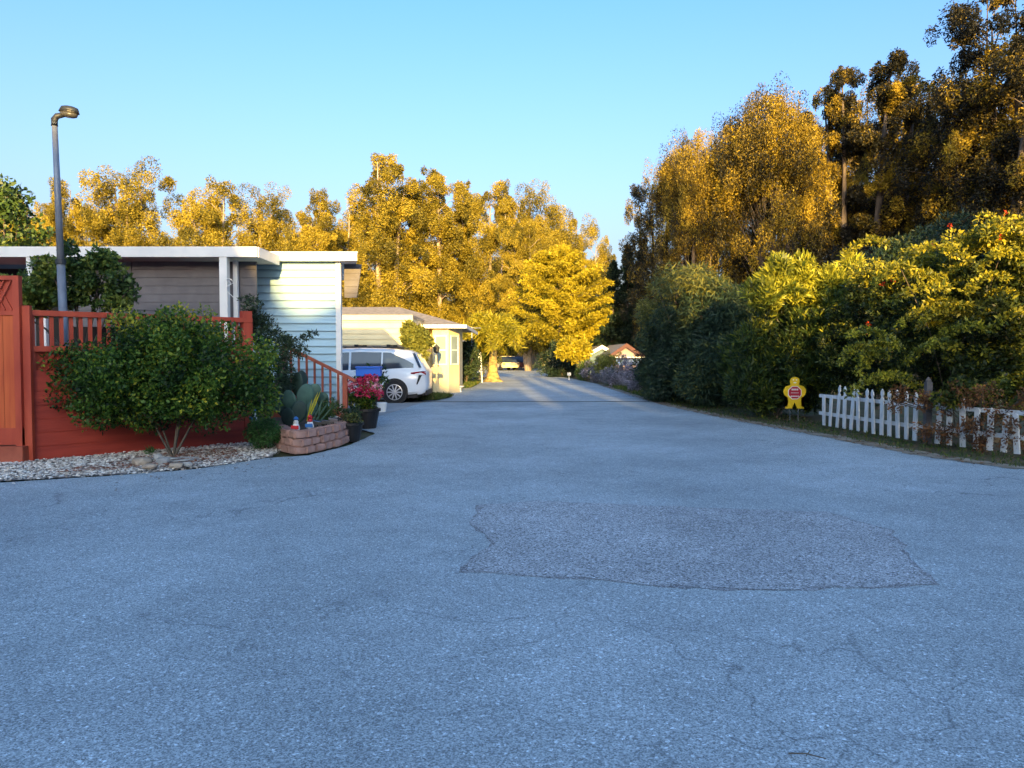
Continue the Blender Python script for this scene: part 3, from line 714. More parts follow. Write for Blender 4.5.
# round cypress in the centre
c = P(560, 300, 62); r = random.Random(77); cl = []; tr = MB()
tr.tube([(0, 0, 0), (.1, 0, 3), (.2, 0, 8.5)], [.35, .25, .06], 8)
for i in range(125):
    t = (i+.5)/125; h = 2.5+7.7*t; a = r.uniform(0, 6.28)
    rad = 4.0*math.sin(math.pi*(.12+.88*t)**.9)**.65 if t < .98 else .5
    e = Vector((math.cos(a)*rad, math.sin(a)*rad, h+rad*.16)); b0 = Vector((.1, 0, max(1.2, h-rad*.22)))
    if r.random() < .5: tr.tube([b0, e], [.05, .015], 4, False)
    tt = r.uniform(.2, .95)
    for k in range(9):
        f = .35+.68*k/8; q = b0.lerp(e, f)+Vector((r.uniform(-.15, .15),)*3)
        s = .42*(1.15-f*.55); cl.append((q, (s*1.1, s*1.1, s*.20), 95, tt+.1*(k-4)/4))
finish_tree('cypress_tree', (c.x, 62, 0), tr, leaves_mesh('crown', cl, .20, .05, .05, 1.1, .2), 'round bright golden cypress with layered branches at the end of the road', 'tree', M['bark'], M['cyp'])
# small low tree with pale trunk next to it
c = G(577, 380); cl = puff(31, P(573, 350, 50), (1.15, .9, .6), 34, .22, .4, 260, .65)
b = P(580, 376, 50); shrub('small_golden_tree', (b.x, 50, 0), cl, 'cyp', 'small leaning golden tree in front of the round cypress', 'tree', .2, .08, stem=.1, part='crown')
# dark shrub mound
cl = puff(33, P(562, 366, 54)+Vector((0, 0, .1)), (1.8, 1.0, 1.0), 50, .3, .5, 220, .2); cl += puff(34, P(560, 352, 54), (.7, .6, .7), 16, .25, .4, 180, .2)
shrub('dark_shrub', (P(562, 370, 54).x, 54, 0), cl, 'wil', 'dark green shrub mound at the right of the road end', 'shrub', .16, .06)
# dark conifer
for j, (px, py, lab) in enumerate([(628, 246, 'dark pointed conifer rising between the cypress and the hedge'), (642, 240, 'tallest dark pointed conifer behind the hedge, left of the grove'), (613, 262, 'shorter dark pointed conifer touching the round cypress')]):
    q = P(px, py, 70); H = q.z; cl = []; tr = MB(); tr.tube([(0, 0, 0), (0, 0, H)], [.25, .03], 6); r = random.Random(px)
    for i in range(120):
        t = i/120; rad = (1-t)*2.6+.15; a = r.uniform(0, 6.28); h = .8+(H-.9)*t
        for f in (.3, .65, 1.0): cl.append(((math.cos(a)*rad*f, math.sin(a)*rad*f, h-rad*f*.1), (.42*(1.1-t), .42*(1.1-t), .2), 45, r.uniform(.2, .6)))
    finish_tree('conifer', (q.x, 70, 0), tr, leaves_mesh('crown', cl, .26, .07, .2, .8), lab, 'tree', M['bark'], M['juniper'], 'dark conifers')
# palm
pb_ = P(493, 380, 44); PE = empty('palm_tree', (pb_.x, 44, 0), 'short sunlit palm with thick shaggy trunk beside the road', 'palm')
mb = MB(); mb.lathe([(.62, 0), (.40, .2), (.27, .6), (.22, 1.4), (.24, 2.2), (.42, 2.6), (.34, 3.0), (.2, 3.2)], 12); mb.build('trunk', M['palmbark'], PE, smooth=False)
r = random.Random(5); cl = []; tb = MB()
for i in range(46):
    a = r.uniform(0, 6.28); el = r.uniform(-.15, 1.35); Lf = r.uniform(1.5, 2.1); pts = []
    for k in range(8):
        f = k/7.; rr = Lf*f*math.cos(el*.8); z = 3.0+Lf*f*math.sin(el)-.55*Lf*f*f
        pts.append(Vector((math.cos(a)*rr, math.sin(a)*rr, z)))
    tb.tube(pts, [.03, .027, .024, .02, .016, .012, .01, .006], 4, False)
    for k in range(1, 8): cl.append((pts[k], (.2, .2, .16), 55, r.uniform(.3, .8)))
tb.build('frond_stems', M['palebark'], PE); link('crown', leaves_mesh('crown', cl, .30, .04, -.5, .2), M['palm'], PE)
# hedges on the right side
def hedge(seed, pts, sizes, n, s0, s1, per, tint, flat=1.):
    cl = []
    for i, (p, sz) in enumerate(zip(pts, sizes)): cl += puff(seed+i, p, sz, n, s0, s1, per, tint, flat)
    return cl
cl = hedge(40, [P(672, 345, 25.5), P(700, 330, 25), P(690, 370, 24.5), P(732, 330, 24), P(665, 380, 25.8), P(725, 372, 22.5), P(660, 362, 27)],
   [(.9, 1.3, 1.4), (1.4, 1.5, 1.5), (1.2, 1.2, 1.1), (1.3, 1.4, 1.2), (.75, 1.0, .8), (1.2, 1.0, .9), (.7, .9, 1.3)], 42, .28, .55, 560, .38)
cl += puff(49, P(690, 282, 25), (1.6, 1.2, .5), 26, .25, .4, 250, .8); cl += puff(48, P(652, 318, 26), (.4, .6, .6), 16, .25, .4, 250, .85)
shrub('willowy_shrub', (P(690, 400, 24.5).x, 24.5, 0), cl, 'wil', 'big feathery dark green shrub on the right verge beyond the yellow sign', 'shrub', .17, .026, -.2, .5, stem=.03, nst=12)
# oleander
cl = hedge(60, [P(770, 350, 19), P(760, 385, 18.8), P(800, 320, 18.5), P(745, 360, 20), P(812, 360, 18.3), P(790, 390, 19.5), P(830, 330, 18)],
   [(.8, .8, .8), (.7, .6, .5), (.8, .8, .8), (.5, .7, .7), (.8, .7, .8), (.9, .6, .5), (.9, .7, .9)], 40, .18, .34, 420, .38)
for px, py, w in [(785, 292, .45), (772, 285, .3), (800, 283, .35), (815, 296, .4), (830, 285, .25), (762, 300, .3), (842, 275, .25), (800, 268, .15), (780, 272, .15)]:
    cl += puff(px, P(px, py, 18.3), (w, .5, .35), 9, .14, .26, 380, .8)
shrub('oleander_hedge', (P(780, 410, 18.6).x, 18.8, 0), cl, 'ole', 'leafy oleander with bright yellow green top behind the yellow sign', 'shrub', .14, .030, .75, .5, stem=.012, nst=8)
# climbing hedge over the picket fence
cl = []
for px, py, d, s in [(850, 340, 17, (.8, .6, .7)), (890, 330, 16, (.9, .7, .8)), (930, 330, 15, (.9, .7, .9)), (975, 320, 14, (.9, .7, .9)), (1020, 310, 13.5, (.9, .7, 1.0)), (1070, 300, 13, (.9, .7, 1.1)),
     (860, 375, 17.2, (.8, .5, .5)), (905, 375, 16, (.9, .5, .5)), (955, 375, 15, (.9, .5, .5)), (1005, 375, 13.6, (.9, .5, .6)), (1050, 380, 13, (.8, .5, .8)), (960, 280, 15, (.9, .7, .5)), (1010, 265, 14, (.9, .7, .5)), (1060, 250, 13.5, (.9, .7, .6)), (885, 295, 16.5, (.8, .6, .5)), (925, 290, 16, (.6, .6, .5))]:
    cl += puff(int(px+py), P(px, py, d), s, 38, .13, .30, 400, .36)
for px, py, d, w in [(915, 258, 15.5, .35), (905, 275, 15.5, .5), (930, 272, 15.5, .3), (945, 262, 15, .2), (870, 275, 16.3, .35), (880, 290, 16.2, .4), (858, 288, 16.5, .3), (990, 232, 13.7, .5), (1015, 240, 13.5, .5), (960, 240, 14, .3), (1010, 228, 13.3, .4)]:
    cl += puff(int(px*3+py), P(px, py, d), (w, .4, .22), 8, .12, .22, 200, .85)  # yellower tint paints the sunlit upper part of the hedge into its leaves
for px, py in [(945, 398), (975, 392), (1000, 388), (1020, 405), (985, 410), (1040, 400), (960, 385)]: cl += puff(px+7, P(px, py, 12.55), (.2, .12, .14), 7, .06, .12, 110, .5)
r = random.Random(9)
for k in range(40):   # arching sprays
    px = r.uniform(850, 1060); py = r.uniform(235, 380); q = P(px, py, r.uniform(12.9, 14.6)); dx = r.uniform(.5, 1.1)*r.choice((-1, 1))
    for i in range(14):
        f = i/13.; cl.append((q+Vector((dx*f, -.1*f, .35*f-.6*f*f)), (.07, .06, .06), 32, r.uniform(.6, .95)))
HE = shrub('climbing_hedge', (P(950, 420, 14.8).x, 14.6, 0), cl, 'pyra', 'tall tangled hedge with orange berries over the white picket fence', 'hedge', .07, .032, .1, .4, stem=.010, nst=10)
cl = []
for px, py, d in [(1005, 213, 13.2), (933, 247, 14.9), (972, 252, 14), (938, 306, 14), (868, 324, 15.4), (865, 333, 15.4), (1001, 237, 13.2), (893, 279, 15.6), (918, 287, 15.2), (900, 295, 15.4), (950, 225, 14), (883, 284, 15.6), (886, 357, 15.4)]:
    cl.append((P(px, py, d)-Vector(HE.location), (.03, .03, .03), 12, .5))
link('blossom', leaves_mesh('blossom', cl, .04, .03, 0, 1, .2), M['redberry'], HE)
# dark green shrubs behind
for j, (px, py, d, lab) in enumerate([(880, 250, 22, 'dark green bushy shrub top behind the climbing hedge, under the tall brown tree'), (945, 222, 22, 'dark green shrub top behind the hedge, near the right edge')]):
    q = P(px, py, d); cl = puff(70+j, (q.x, d, q.z-1.5), (1.6+.5*j, 1.2, 1.7), 60, .3, .5, 330, .4)
    shrub('tall_shrub', (q.x, d, 0), cl, 'wil', lab, 'shrub', .16, .04, .7, .3, stem=.06)
# understory filling the grove
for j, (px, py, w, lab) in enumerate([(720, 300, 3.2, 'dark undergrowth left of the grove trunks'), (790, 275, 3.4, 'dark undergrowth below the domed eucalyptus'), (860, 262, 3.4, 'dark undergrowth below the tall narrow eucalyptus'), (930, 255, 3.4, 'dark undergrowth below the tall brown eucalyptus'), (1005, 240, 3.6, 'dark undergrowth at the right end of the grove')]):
    q = P(px, py, 44); cl = puff(170+j, (q.x, 44, q.z-2.5), (w, 2, 3.2), 60, .5, .9, 420, .14, 1., .06)  # low leaf tint paints the grove's shade into the undergrowth
    shrub('undergrowth', (q.x, 44, 0), cl, 'euc_shade_tint', lab, 'shrub', .2, .08, 0, .3, stem=.1, group='undergrowth in the right grove')
# dry vine on the fence
cl = []
for px, py, w in [(925, 400, .12), (945, 405, .15), (955, 395, .2), (975, 400, .22), (990, 395, .25), (1000, 415, .3), (985, 425, .25), (965, 430, .2), (1015, 430, .3), (940, 430, .15), (1010, 445, .25), (925, 430, .1), (975, 445, .2), (1020, 400, .3), (1035, 420, .4), (895, 405, .08), (899, 395, .08)]:
    cl += puff(px+py, P(px, py, 12.9-(px-925)*.014), (w, .12, .16), 8, .05, .13, 75, .55)
shrub('dry_creeper', (P(975, 440, 12.9).x, 12.75, 0), cl, 'dry', 'rust brown dried creeper tangled over the right end of the picket fence', 'plant', .05, .02, -.2, .3, stem=.008, nst=30)
# roadside flowering shrubs, far right side of road
for j, (px, py, d, s, m, t, lab) in enumerate([
   (598, 371, 43, (.9, .8, .55), 'lav', .5, 'greyish shrub at the far end of the roadside shrubs'),
   (610, 366, 40, (.7, .8, .7), 'yelbush', .6, 'pale yellow green shrub below the teal house'),
   (628, 375, 36, (1.1, .9, .75), 'lav', .55, 'large grey lavender shrub below the pink house'),
   (618, 380, 38, (.9, .7, .5), 'lav', .35, 'low brownish flowering shrub at the road edge'),
   (588, 373, 46, (.8, .7, .6), 'vine', .4, 'small green shrub left of the roadside shrubs'),
   (644, 378, 31, (.6, .8, .6), 'lav', .6, 'lavender shrub nearest the feathery green shrub')]):
    q = P(px, py, d); q.z = max(q.z, s[2]*.8); shrub('roadside_shrub', (q.x, d, 0), puff(200+j, q, s, 34, .15, .3, 240, t), m, lab, 'shrub', .10, .035, .5, .4, stem=.015, group='roadside shrubs')
# bushes between the cream house and the palm
for j, (px, py, d, s, m, t, lab) in enumerate([
   (466, 360, 40, (.6, .8, .95), 'juniper', .6, 'dark bush beside the bay window wall'),
   (487, 357, 46, (1.3, .8, 1.1), 'yelbush', .3, 'green bush behind the palm trunk'),
   (472, 345, 46, (1.2, .8, 1.0), 'cyp', .5, 'golden bush above the dark one near the far white house')]):
    q = P(px, py, d); shrub('yard_bush', (q.x, d, 0), puff(230+j, q, s, 34, .2, .35, 240, t), m, lab, 'shrub', .14, .05, .1, .4, stem=.02, group='yard bushes')
# far woodland fill behind the road end
r = random.Random(3); cl = []
for i in range(150): cl.append(((r.uniform(-45, 30), r.uniform(104, 118), r.uniform(.5, 9)), (2.4, 2, 1.8), 300, r.uniform(.1, .7)))
tag(link('far_woodland', leaves_mesh('far_woodland', cl, .55, .3, 0, 0, .3), M['euc']), 'mass of golden brown woodland beyond the end of the road', None, None, 'stuff')['category'] = 'woodland'
cl = []
for i in range(150): cl.append(((r.uniform(14, 70), r.uniform(72, 90), r.uniform(.5, 11)), (2.4, 2, 1.8), 420, r.uniform(.05, .22)))  # lowest leaf tints, shade painted into this woodland mass
tag(link('grove_understory', leaves_mesh('grove_understory', cl, .36, .2, 0, 0, .3), M['euc_shade_tint']), 'dark mass of woodland behind the right grove', 'woodland', None, 'stuff')

# ---- ground cover
def scatter_leaves(name, poly, n, L, Wd, m, label, z=.012, tint=.5, up=0., flat=True, cat='leaf litter'):
    pts = []; xs0 = [p[0] for p in poly]; ys0 = [p[1] for p in poly]; r = random.Random(n)
    def inside(x, y):
        c_ = False; j = len(poly)-1
        for i in range(len(poly)):
            if (poly[i][1] > y) != (poly[j][1] > y) and x < (poly[j][0]-poly[i][0])*(y-poly[i][1])/(poly[j][1]-poly[i][1])+poly[i][0]: c_ = not c_
            j = i
        return c_
    while len(pts) < n:
        x = r.uniform(min(xs0), max(xs0)); y = r.uniform(min(ys0), max(ys0))
        if inside(x, y): pts.append(((x, y, z), (.03, .03, .008 if flat else .02), 3, tint+r.uniform(-.35, .35)))
    me = leaves_mesh(name, pts, L, Wd, up, 0, .2); o = link(name, me, M[m]); tag(o, label, cat, None, 'stuff')
    if flat:
        a = np.empty(len(me.vertices)*3, dtype=np.float32); me.vertices.foreach_get('co', a); a = a.reshape(-1, 3)
        a[:, 2] = z+np.abs(a[:, 2]-z)*.25; me.vertices.foreach_set('co', a.ravel())
    return o
re = right_edge[3:10]
verge = [(x, y) for x, y in re]+[(7.2, 32), (7.4, 22), (7.0, 17), (7.8, 12.2), (8.6, 10)]
scatter_leaves('verge_grass', verge, 4200, .055, .01, 'grass', 'short grass along the right verge', .0, .45, 1.6, False, 'grass')
scatter_leaves('leaf_litter', [(x-.25+.1*math.sin(y*3), y) for x, y in re]+[(7.4, 32), (7.4, 22), (7.2, 17), (7.8, 12.2), (8.4, 10)], 3800, .05, .028, 'litter', 'brown fallen leaves along the right road edge')
ed = re
sheet('verge_sand', [(x-.16+.05*math.sin(y*2.1), y) for x, y in ed]+[(x+.22, y) for x, y in reversed(ed)], .006, mat('sandy dirt', (.33, .28, .22), (.17, .14, .10), 3, .95, .8, 30), 'sandy crumbled edge along the right side of the road', wobble=.05)
lawn = [(-3.15, 25.6), (-2.55, 25.8), (-2.2, 27.8), (-3.0, 28.6), (-3.6, 28), (-4.2, 27)]
sheet('lawn_strip', lawn, .02, M['dirt'], 'green lawn strip behind the white car', wobble=.03)
scatter_leaves('lawn_grass', lawn, 3500, .12, .02, 'grass', 'bright green grass strip behind the white car', .02, .6, 1.6, False, 'grass')
lawn2 = [(-2.35, 35), (-1.9, 36), (-1.75, 42), (-2.6, 43), (-3.0, 36)]
scatter_leaves('yard_grass', lawn2, 1500, .14, .025, 'grass', 'patch of grass past the bay window', .0, .5, 1.6, False, 'grass')
scatter_leaves('shrub_verge_grass', [(4.8, 28), (5.8, 28), (6, 38), (4.8, 38)], 1800, .13, .022, 'grass', 'green grass strip in front of the roadside shrubs', .0, .6, 1.6, False, 'grass')
# gravel bed
bed = [(-8.5, 8.75), (-6.6, 9.15), (-5.6, 9.55), (-4.7, 10.0), (-4.1, 10.6), (-3.65, 11.5), (-3.9, 12.7), (-4.55, 13.35), (-7.0, 10.95), (-8.5, 10.9)]
sheet('gravel_bed', bed, .006, M['gravelbase'], 'pale gravel bed base along the red wall', wobble=.02)
def pebbles(name, poly, n, s0, s1, label, z=.012):
    r = random.Random(4); xs0 = [p[0] for p in poly]; ys0 = [p[1] for p in poly]
    def inside(x, y):
        c_ = False; j = len(poly)-1
        for i in range(len(poly)):
            if (poly[i][1] > y) != (poly[j][1] > y) and x < (poly[j][0]-poly[i][0])*(y-poly[i][1])/(poly[j][1]-poly[i][1])+poly[i][0]: c_ = not c_
            j = i
        return c_
    oc = np.array([(1, 0, 0), (0, 1, 0), (-1, 0, 0), (0, -1, 0), (0, 0, 1), (.6, .6, .6), (-.6, .6, .6), (-.6, -.6, .6), (.6, -.6, .6)])
    fs = [(0, 5, 8), (0, 1, 5), (1, 6, 5), (1, 2, 6), (2, 7, 6), (2, 3, 7), (3, 8, 7), (3, 0, 8), (4, 5, 6), (4, 6, 7), (4, 7, 8), (4, 8, 5)]
    V = []; T = []; Fc = []
    k = 0
    while k < n:
        x = r.uniform(min(xs0), max(xs0)); y = r.uniform(min(ys0), max(ys0))
        jt = .05 if r.random() < .9 else .22
        if not inside(x+r.gauss(0, jt), y+r.gauss(0, jt)): continue
        s = r.uniform(s0, s1); a = r.uniform(0, 6.28); sc = np.array([s*r.uniform(.8, 1.5), s*r.uniform(.6, 1.0), s*r.uniform(.4, .8)])
        q = (oc+RNG.normal(size=oc.shape)*.12)*sc; ca, sa = math.cos(a), math.sin(a)
        q = q @ np.array([(ca, sa, 0), (-sa, ca, 0), (0, 0, 1)]); q += np.array([x, y, z+r.uniform(-.01, .02)])
        V.append(q); t = min(1, max(0, r.gauss(.62, .30))); T += [t]*9; Fc += [(i+k*9, j+k*9, l+k*9) for i, j, l in fs]; k += 1
    me = bpy.data.meshes.new(name); me.from_pydata(np.concatenate(V).tolist(), [], Fc)
    at_ = me.attributes.new('leaf', 'FLOAT', 'POINT'); at_.data.foreach_set('value', np.array(T, dtype=np.float32))
    return tag(link(name, me, M['pebble']), label, 'gravel', None, 'stuff')
pebbles('gravel', bed, 12000, .010, .026, 'white and grey pebbles along the foot of the red wall')
scatter_leaves('reddish_leaf_litter', [(-5.9, 9.7), (-4.4, 10.2), (-4.0, 11.2), (-4.6, 12.4), (-5.6, 11.2)], 650, .05, .03, 'redlitter', 'reddish dry leaves lying around the bush stems', .045)
scatter_leaves('road_litter', [(-4.5, 8.6), (-2.4, 11.5), (-3.2, 11.6), (-6.5, 9.0)], 60, .035, .02, 'litter', 'few dry leaves scattered on the asphalt by the gravel', .006)

# ---- weeds in the gravel
for px, py, sc_, lab in [(82, 455, .13, 'small green weed tuft against the red wall in the gravel'), (150, 455, .07, 'tiny green sprout beside the bush stems')]:
    g_ = G(px, py); shrub('weed', g_, [((g_.x, g_.y, .05), (sc_, sc_*.7, .04), 90, .7)], 'round', lab, 'plant', .07, .014, .8, .5, stem=.003, nst=1)
# ---- stones round the bush
def stone(px, py, sx, sy, sz, m, label, rz=0, tilt=0):
    p = G(px, py); bm = bmesh.new(); bmesh.ops.create_icosphere(bm, subdivisions=2, radius=1); r = random.Random(int(px*3+py))
    for v in bm.verts:
        v.co.z = max(-.6, min(.7, v.co.z)); v.co *= 1+r.uniform(-.12, .12)
        v.co.x *= sx; v.co.y *= sy; v.co.z *= sz
    me = bpy.data.meshes.new('stone'); bm.to_mesh(me); bm.free(); o = link('stone', me, M[m])
    o.location = (p.x, p.y, sz*.55+.035); o.rotation_euler = (tilt, tilt*.5, rz); return tag(o, label, 'stone', 'stones round the bush')
stone(142, 467, .13, .12, .08, 'tanstone', 'tan rounded stone, leftmost beside the bush stems', .3)
stone(150, 471, .10, .08, .05, 'tanstone', 'small tan stone in front of the leftmost one', .9)
stone(158, 462, .07, .06, .07, 'stone', 'small pale upright stone at the bush foot', .3)
stone(163, 466, .11, .08, .07, 'stone', 'white angular stone below the bush stems', 1.1)
stone(172, 462, .16, .08, .025, 'stone', 'flat grey slab stone against the bush stems', .1, .08)
stone(182, 464, .17, .08, .025, 'stone', 'flat grey slab stone right of the bush stems', .4, -.08)
stone(190, 461, .13, .06, .02, 'stone', 'thin flat stone furthest right by the bush', .2, .1)
stone(176, 470, .10, .07, .05, 'tanstone', 'reddish block stone at the road edge', 0)
stone(187, 469, .08, .05, .05, 'stone', 'square pale stone at the road edge', .2)

# ---- block planter
curve = [G(279, 446), G(288, 452), G(300, 454.5), G(317, 451), G(336, 446), G(354, 437.5), G(357, 430)]
def walk(curve, step):
    res = []; seg = 0; pos = 0.; out_ = []
    tot = [0]
    for i in range(len(curve)-1): tot.append(tot[-1]+(curve[i+1]-curve[i]).length)
    s = step/2
    while s < tot[-1]:
        for i in range(len(curve)-1):
            if tot[i] <= s <= tot[i+1]:
                f = (s-tot[i])/(tot[i+1]-tot[i]); res.append((curve[i].lerp(curve[i+1], f), (curve[i+1]-curve[i]).normalized())); break
        s += step
    return res
PL = empty('block_planter', curve[2], 'low curved planter wall of pink concrete blocks in three courses', 'planter')
rr = random.Random(2)
for course in range(3):
    off = (course % 2)*.13; cv = [c_.copy() for c_ in curve]
    d0 = (cv[1]-cv[0]).normalized(); cv[0] = cv[0]+d0*off
    cen = Vector((-3.9, 14.2, 0))
    cv = [c_+(cen-c_).normalized()*.035*course for c_ in cv]
    for (p, d) in walk(cv, .27):
        bm = bmesh.new(); bmesh.ops.create_cube(bm, size=1)
        bmesh.ops.bevel(bm, geom=bm.edges[:], offset=.12, segments=2, affect='EDGES')
        bmesh.ops.subdivide_edges(bm, edges=bm.edges[:], cuts=1, use_grid_fill=True)
        for v in bm.verts:
            v.co.x *= .262; v.co.y *= .2; v.co.z *= .118; v.co += Vector((rr.uniform(-1, 1), rr.uniform(-1, 1), rr.uniform(-1, 1)))*.006
        me = bpy.data.meshes.new('block'); bm.to_mesh(me); bm.free()
        o = link('block', me, M['block'], PL); o.location = Vector((p.x, p.y, .065+.12*course))-curve[2]+Vector((rr.uniform(-.01, .01),)*2+(0,))
        o.rotation_euler = (0, 0, math.atan2(d.y, d.x)+rr.uniform(-.05, .05))
sp = [(-3.85, 12.75), (-3.35, 12.0), (-3.1, 12.5), (-3.0, 13.2), (-3.0, 14.4), (-3.2, 15.2), (-4.9, 15.3), (-4.6, 13.5)]
sp = [(x+(-3.9-x)*.12, y+(14-y)*.05) for x, y in sp]
mb = MB(); n_ = len(sp); mb.add([(x, y, .30) for x, y in sp]+[(x, y, 0) for x, y in sp], [list(range(n_))]+[[i, (i+1) % n_, n_+(i+1) % n_, n_+i] for i in range(n_)])
put(mb, 'soil', M['soil'], PL)
# cactus pads
CA = empty('prickly_pear', (-3.75, 13.4, .3), 'clump of large flat dark teal cactus pads in the block planter', 'cactus')
rr = random.Random(8)
def pad(px, py, d, w, h, tilt, yaw, m):
    p = P(px, py, d)-Vector(CA.location); b_ = bmesh.new(); bmesh.ops.create_uvsphere(b_, u_segments=16, v_segments=10, radius=1)
    X = Matrix.Translation(p) @ Matrix.Rotation(yaw, 4, 'Z') @ Matrix.Rotation(tilt, 4, 'Y') @ Matrix.Diagonal((w, .03, h, 1))
    for v in b_.verts:
        if v.co.z < 0: v.co.x *= 1-.35*(-v.co.z)
    bmesh.ops.transform(b_, matrix=X, verts=b_.verts); me = bpy.data.meshes.new('pad'); b_.to_mesh(me); b_.free(); link('pad', me, M[m], CA, smooth=True)
for a_ in [(283, 388, 13.6, .15, .24, -.1, .3, 'darkpad'), (297, 384, 13.8, .14, .22, .15, -.5, 'darkpad'), (305, 397, 13.3, .16, .24, .25, .6, 'pad'), (290, 402, 13.2, .15, .22, -.35, -.4, 'pad'),
     (281, 405, 13.3, .14, .22, -.2, .9, 'darkpad'), (299, 412, 13.0, .14, .2, .1, .2, 'darkpad'), (313, 393, 13.6, .13, .18, .5, .2, 'pad'), (276, 395, 13.9, .15, .24, -.3, .2, 'darkpad'),
     (288, 418, 13.0, .15, .18, -.1, -.4, 'darkpad'), (311, 410, 13.2, .12, .18, .6, .8, 'pad'), (302, 380, 14.0, .12, .18, -.1, .8, 'darkpad'), (322, 400, 13.9, .12, .15, .4, .0, 'pad')]: pad(*a_)
# yellow spear leaves
YP = empty('spear_leaf_plant', P(310, 420, 12.9), 'spiky plant with bright yellow spear leaves in the planter', 'plant')
for i, (a0, b0, m) in enumerate([((310, 412), (318, 392), 'mint'), ((311, 414), (321, 390), 'mint'), ((313, 420), (325, 396), 'pad'), ((316, 420), (330, 400), 'pad'), ((318, 420), (322, 396), 'pad'), ((309, 420), (306, 398), 'pad'), ((320, 421), (333, 406), 'pad'), ((307, 421), (312, 399), 'mint')]):
    s_ = P(*a0, 12.9)-Vector(YP.location); e_ = P(*b0, 12.8)-Vector(YP.location); mb = MB(); mb.tube([s_, s_.lerp(e_, .6), e_], [.013, .014, .002], 4); mb.build('leaf', M[m], YP)
cl = puff(311, P(327, 412, 13.6), (.28, .3, .16), 16, .08, .14, 120, .4)
shrub('planter_greenery', P(327, 418, 13.7), cl, 'vine', 'low leafy greenery in the planter left of the newel post', 'plant', .06, .02, .8, .3, stem=.006)
# little ornaments
def ornament(px, py, d, label, kind, s=1.):
    E = empty('garden_ornament', P(px, py, d), label, 'ornament', 'garden ornaments in the planter'); z = 0
    a_ = MB(); a_.lathe([(.045*s, -.07*s), (.055*s, -.03*s), (.035*s, .03*s)], 12); a_.build('body', M['white'], E, smooth=True)
    a_ = MB(); a_.lathe([(.032*s, .03*s), (.035*s, .055*s), (.02*s, .085*s)], 12); a_.build('head', M['gnomered' if kind == 1 else 'white'], E, smooth=True)
    a_ = MB(); a_.lathe([(.038*s, .085*s), (.030*s, .11*s), (.006*s, .13*s)], 12); a_.build('hat', M['gnomeblue' if kind != 1 else 'gnomered'], E, smooth=True)
    a_ = MB(); a_.box(-.05*s, .05*s, -.062*s, -.05*s, -.04*s, .01*s); a_.build('panel', M['gnomered' if kind == 0 else 'gnomeblue'], E)
    return E
ornament(296, 426, 12.25, 'white blue and red figurine, leftmost on the planter wall', 0, 1.2)
ornament(310, 424, 12.5, 'small red and white figurine beside the yellow spear leaves', 1, 1.2)
ornament(254, 417, 12.9, 'blue and white figurine hanging above the small round shrub', 2, 1.1)
for px, py, lab in [(317, 423, 'tilted pale blue solar lamp right of the red figurine'), (326, 422, 'dark tilted solar lamp nearer the stairs'), (333, 420, 'dark tilted solar lamp closest to the black pot')]:
    q = P(px, py, 13.0); E = empty('solar_lamp', q, lab, 'garden lamp', 'solar lamps in the planter')
    a_ = MB(); X = Matrix.Rotation(-.8, 4, 'X') @ Matrix.Rotation(.2, 4, 'Z'); a_.box(-.07, .07, -.05, .05, -.008, .008, X); a_.build('panel', M['gnomeblue' if px == 317 else 'black'], E)
    a_ = MB(); a_.box(-.075, .075, -.055, .055, -.012, -.0085, X); a_.build('frame', M['alloy'], E)
    a_ = MB(); a_.tube([(0, .02, -.12), (0, .02, -.01)], .01, 6); a_.build('stake', M['black'], E)
# pots and flowers
def pot(px, py, r0, h, m, label, z=0):
    p = G(px, py); mb = MB(); mb.lathe([(r0*.72, 0), (r0*.95, h*.85), (r0*1.05, h*.86), (r0*1.05, h), (r0*.9, h), (r0*.88, h*.9)], 20)
    o = mb.build('plant_pot', m, None, smooth=False); o.location = p; return tag(o, label, 'pot')
pot(350, 441, .24, .34, M['black'], 'black plastic plant pot at the end of the block planter')
shrub('potted_greenery', G(350, 441)+Vector((0, 0, .33)), puff(91, G(350, 441)+Vector((0, 0, .42)), (.26, .2, .1), 14, .06, .11, 130, .45), 'wil', 'trailing grey green plant in the black pot', 'plant', .05, .02, .2, .4, stem=.005)
pot(366, 428, .30, .42, M['black'], 'large dark round tub holding the red flowering plant')
fb = G(366, 428)+Vector((0, 0, .38))
cl = puff(93, fb+Vector((-.05, 0, .30)), (.30, .25, .25), 30, .08, .15, 160, .5)
FL = shrub('red_flowering_plant', fb, cl, 'bush', 'potted plant covered in magenta red flowers by the newel post', 'plant', .06, .028, .2, .4, stem=.01)
cl = []
for px, py, s_ in [(352, 383, .07), (358, 387, .11), (365, 388, .10), (362, 381, .07), (372, 383, .12), (377, 388, .09), (368, 378, .06), (379, 394, .07), (350, 389, .05), (360, 393, .08), (370, 393, .08), (374, 378, .07)]:
    cl.append((P(px, py, 15.55)-Vector(FL.location), (s_*1.15, s_, s_*.95), 75, .45 if px not in (372, 377, 352) else .85))
link('blossom', leaves_mesh('blossom', cl, .045, .035, 0, 1, .3), M['redflower'], FL)
cl = puff(95, P(372, 378, 16.6), (.42, .25, .22), 18, .07, .13, 120, .3)
shrub('dark_leafy_plant', (P(372, 400, 16.6).x, 16.7, .0), cl, 'bush', 'dark leafy plant under the blue box behind the red flowers', 'plant', .06, .03)
q = P(369, 371, 16.3); BB = empty('blue_box', (q.x, 16.3, 0), 'bright blue lidded box standing behind the red flowers', 'box')
mb = MB(); mb.box(-.26, .26, -.12, .12, q.z-.11, q.z+.055); mb.build('box', M['bluebox'], BB, bevel=.01)
mb = MB(); mb.box(-.275, .275, -.135, .135, q.z+.056, q.z+.10); mb.build('lid', M['bluebox'], BB, bevel=.01)
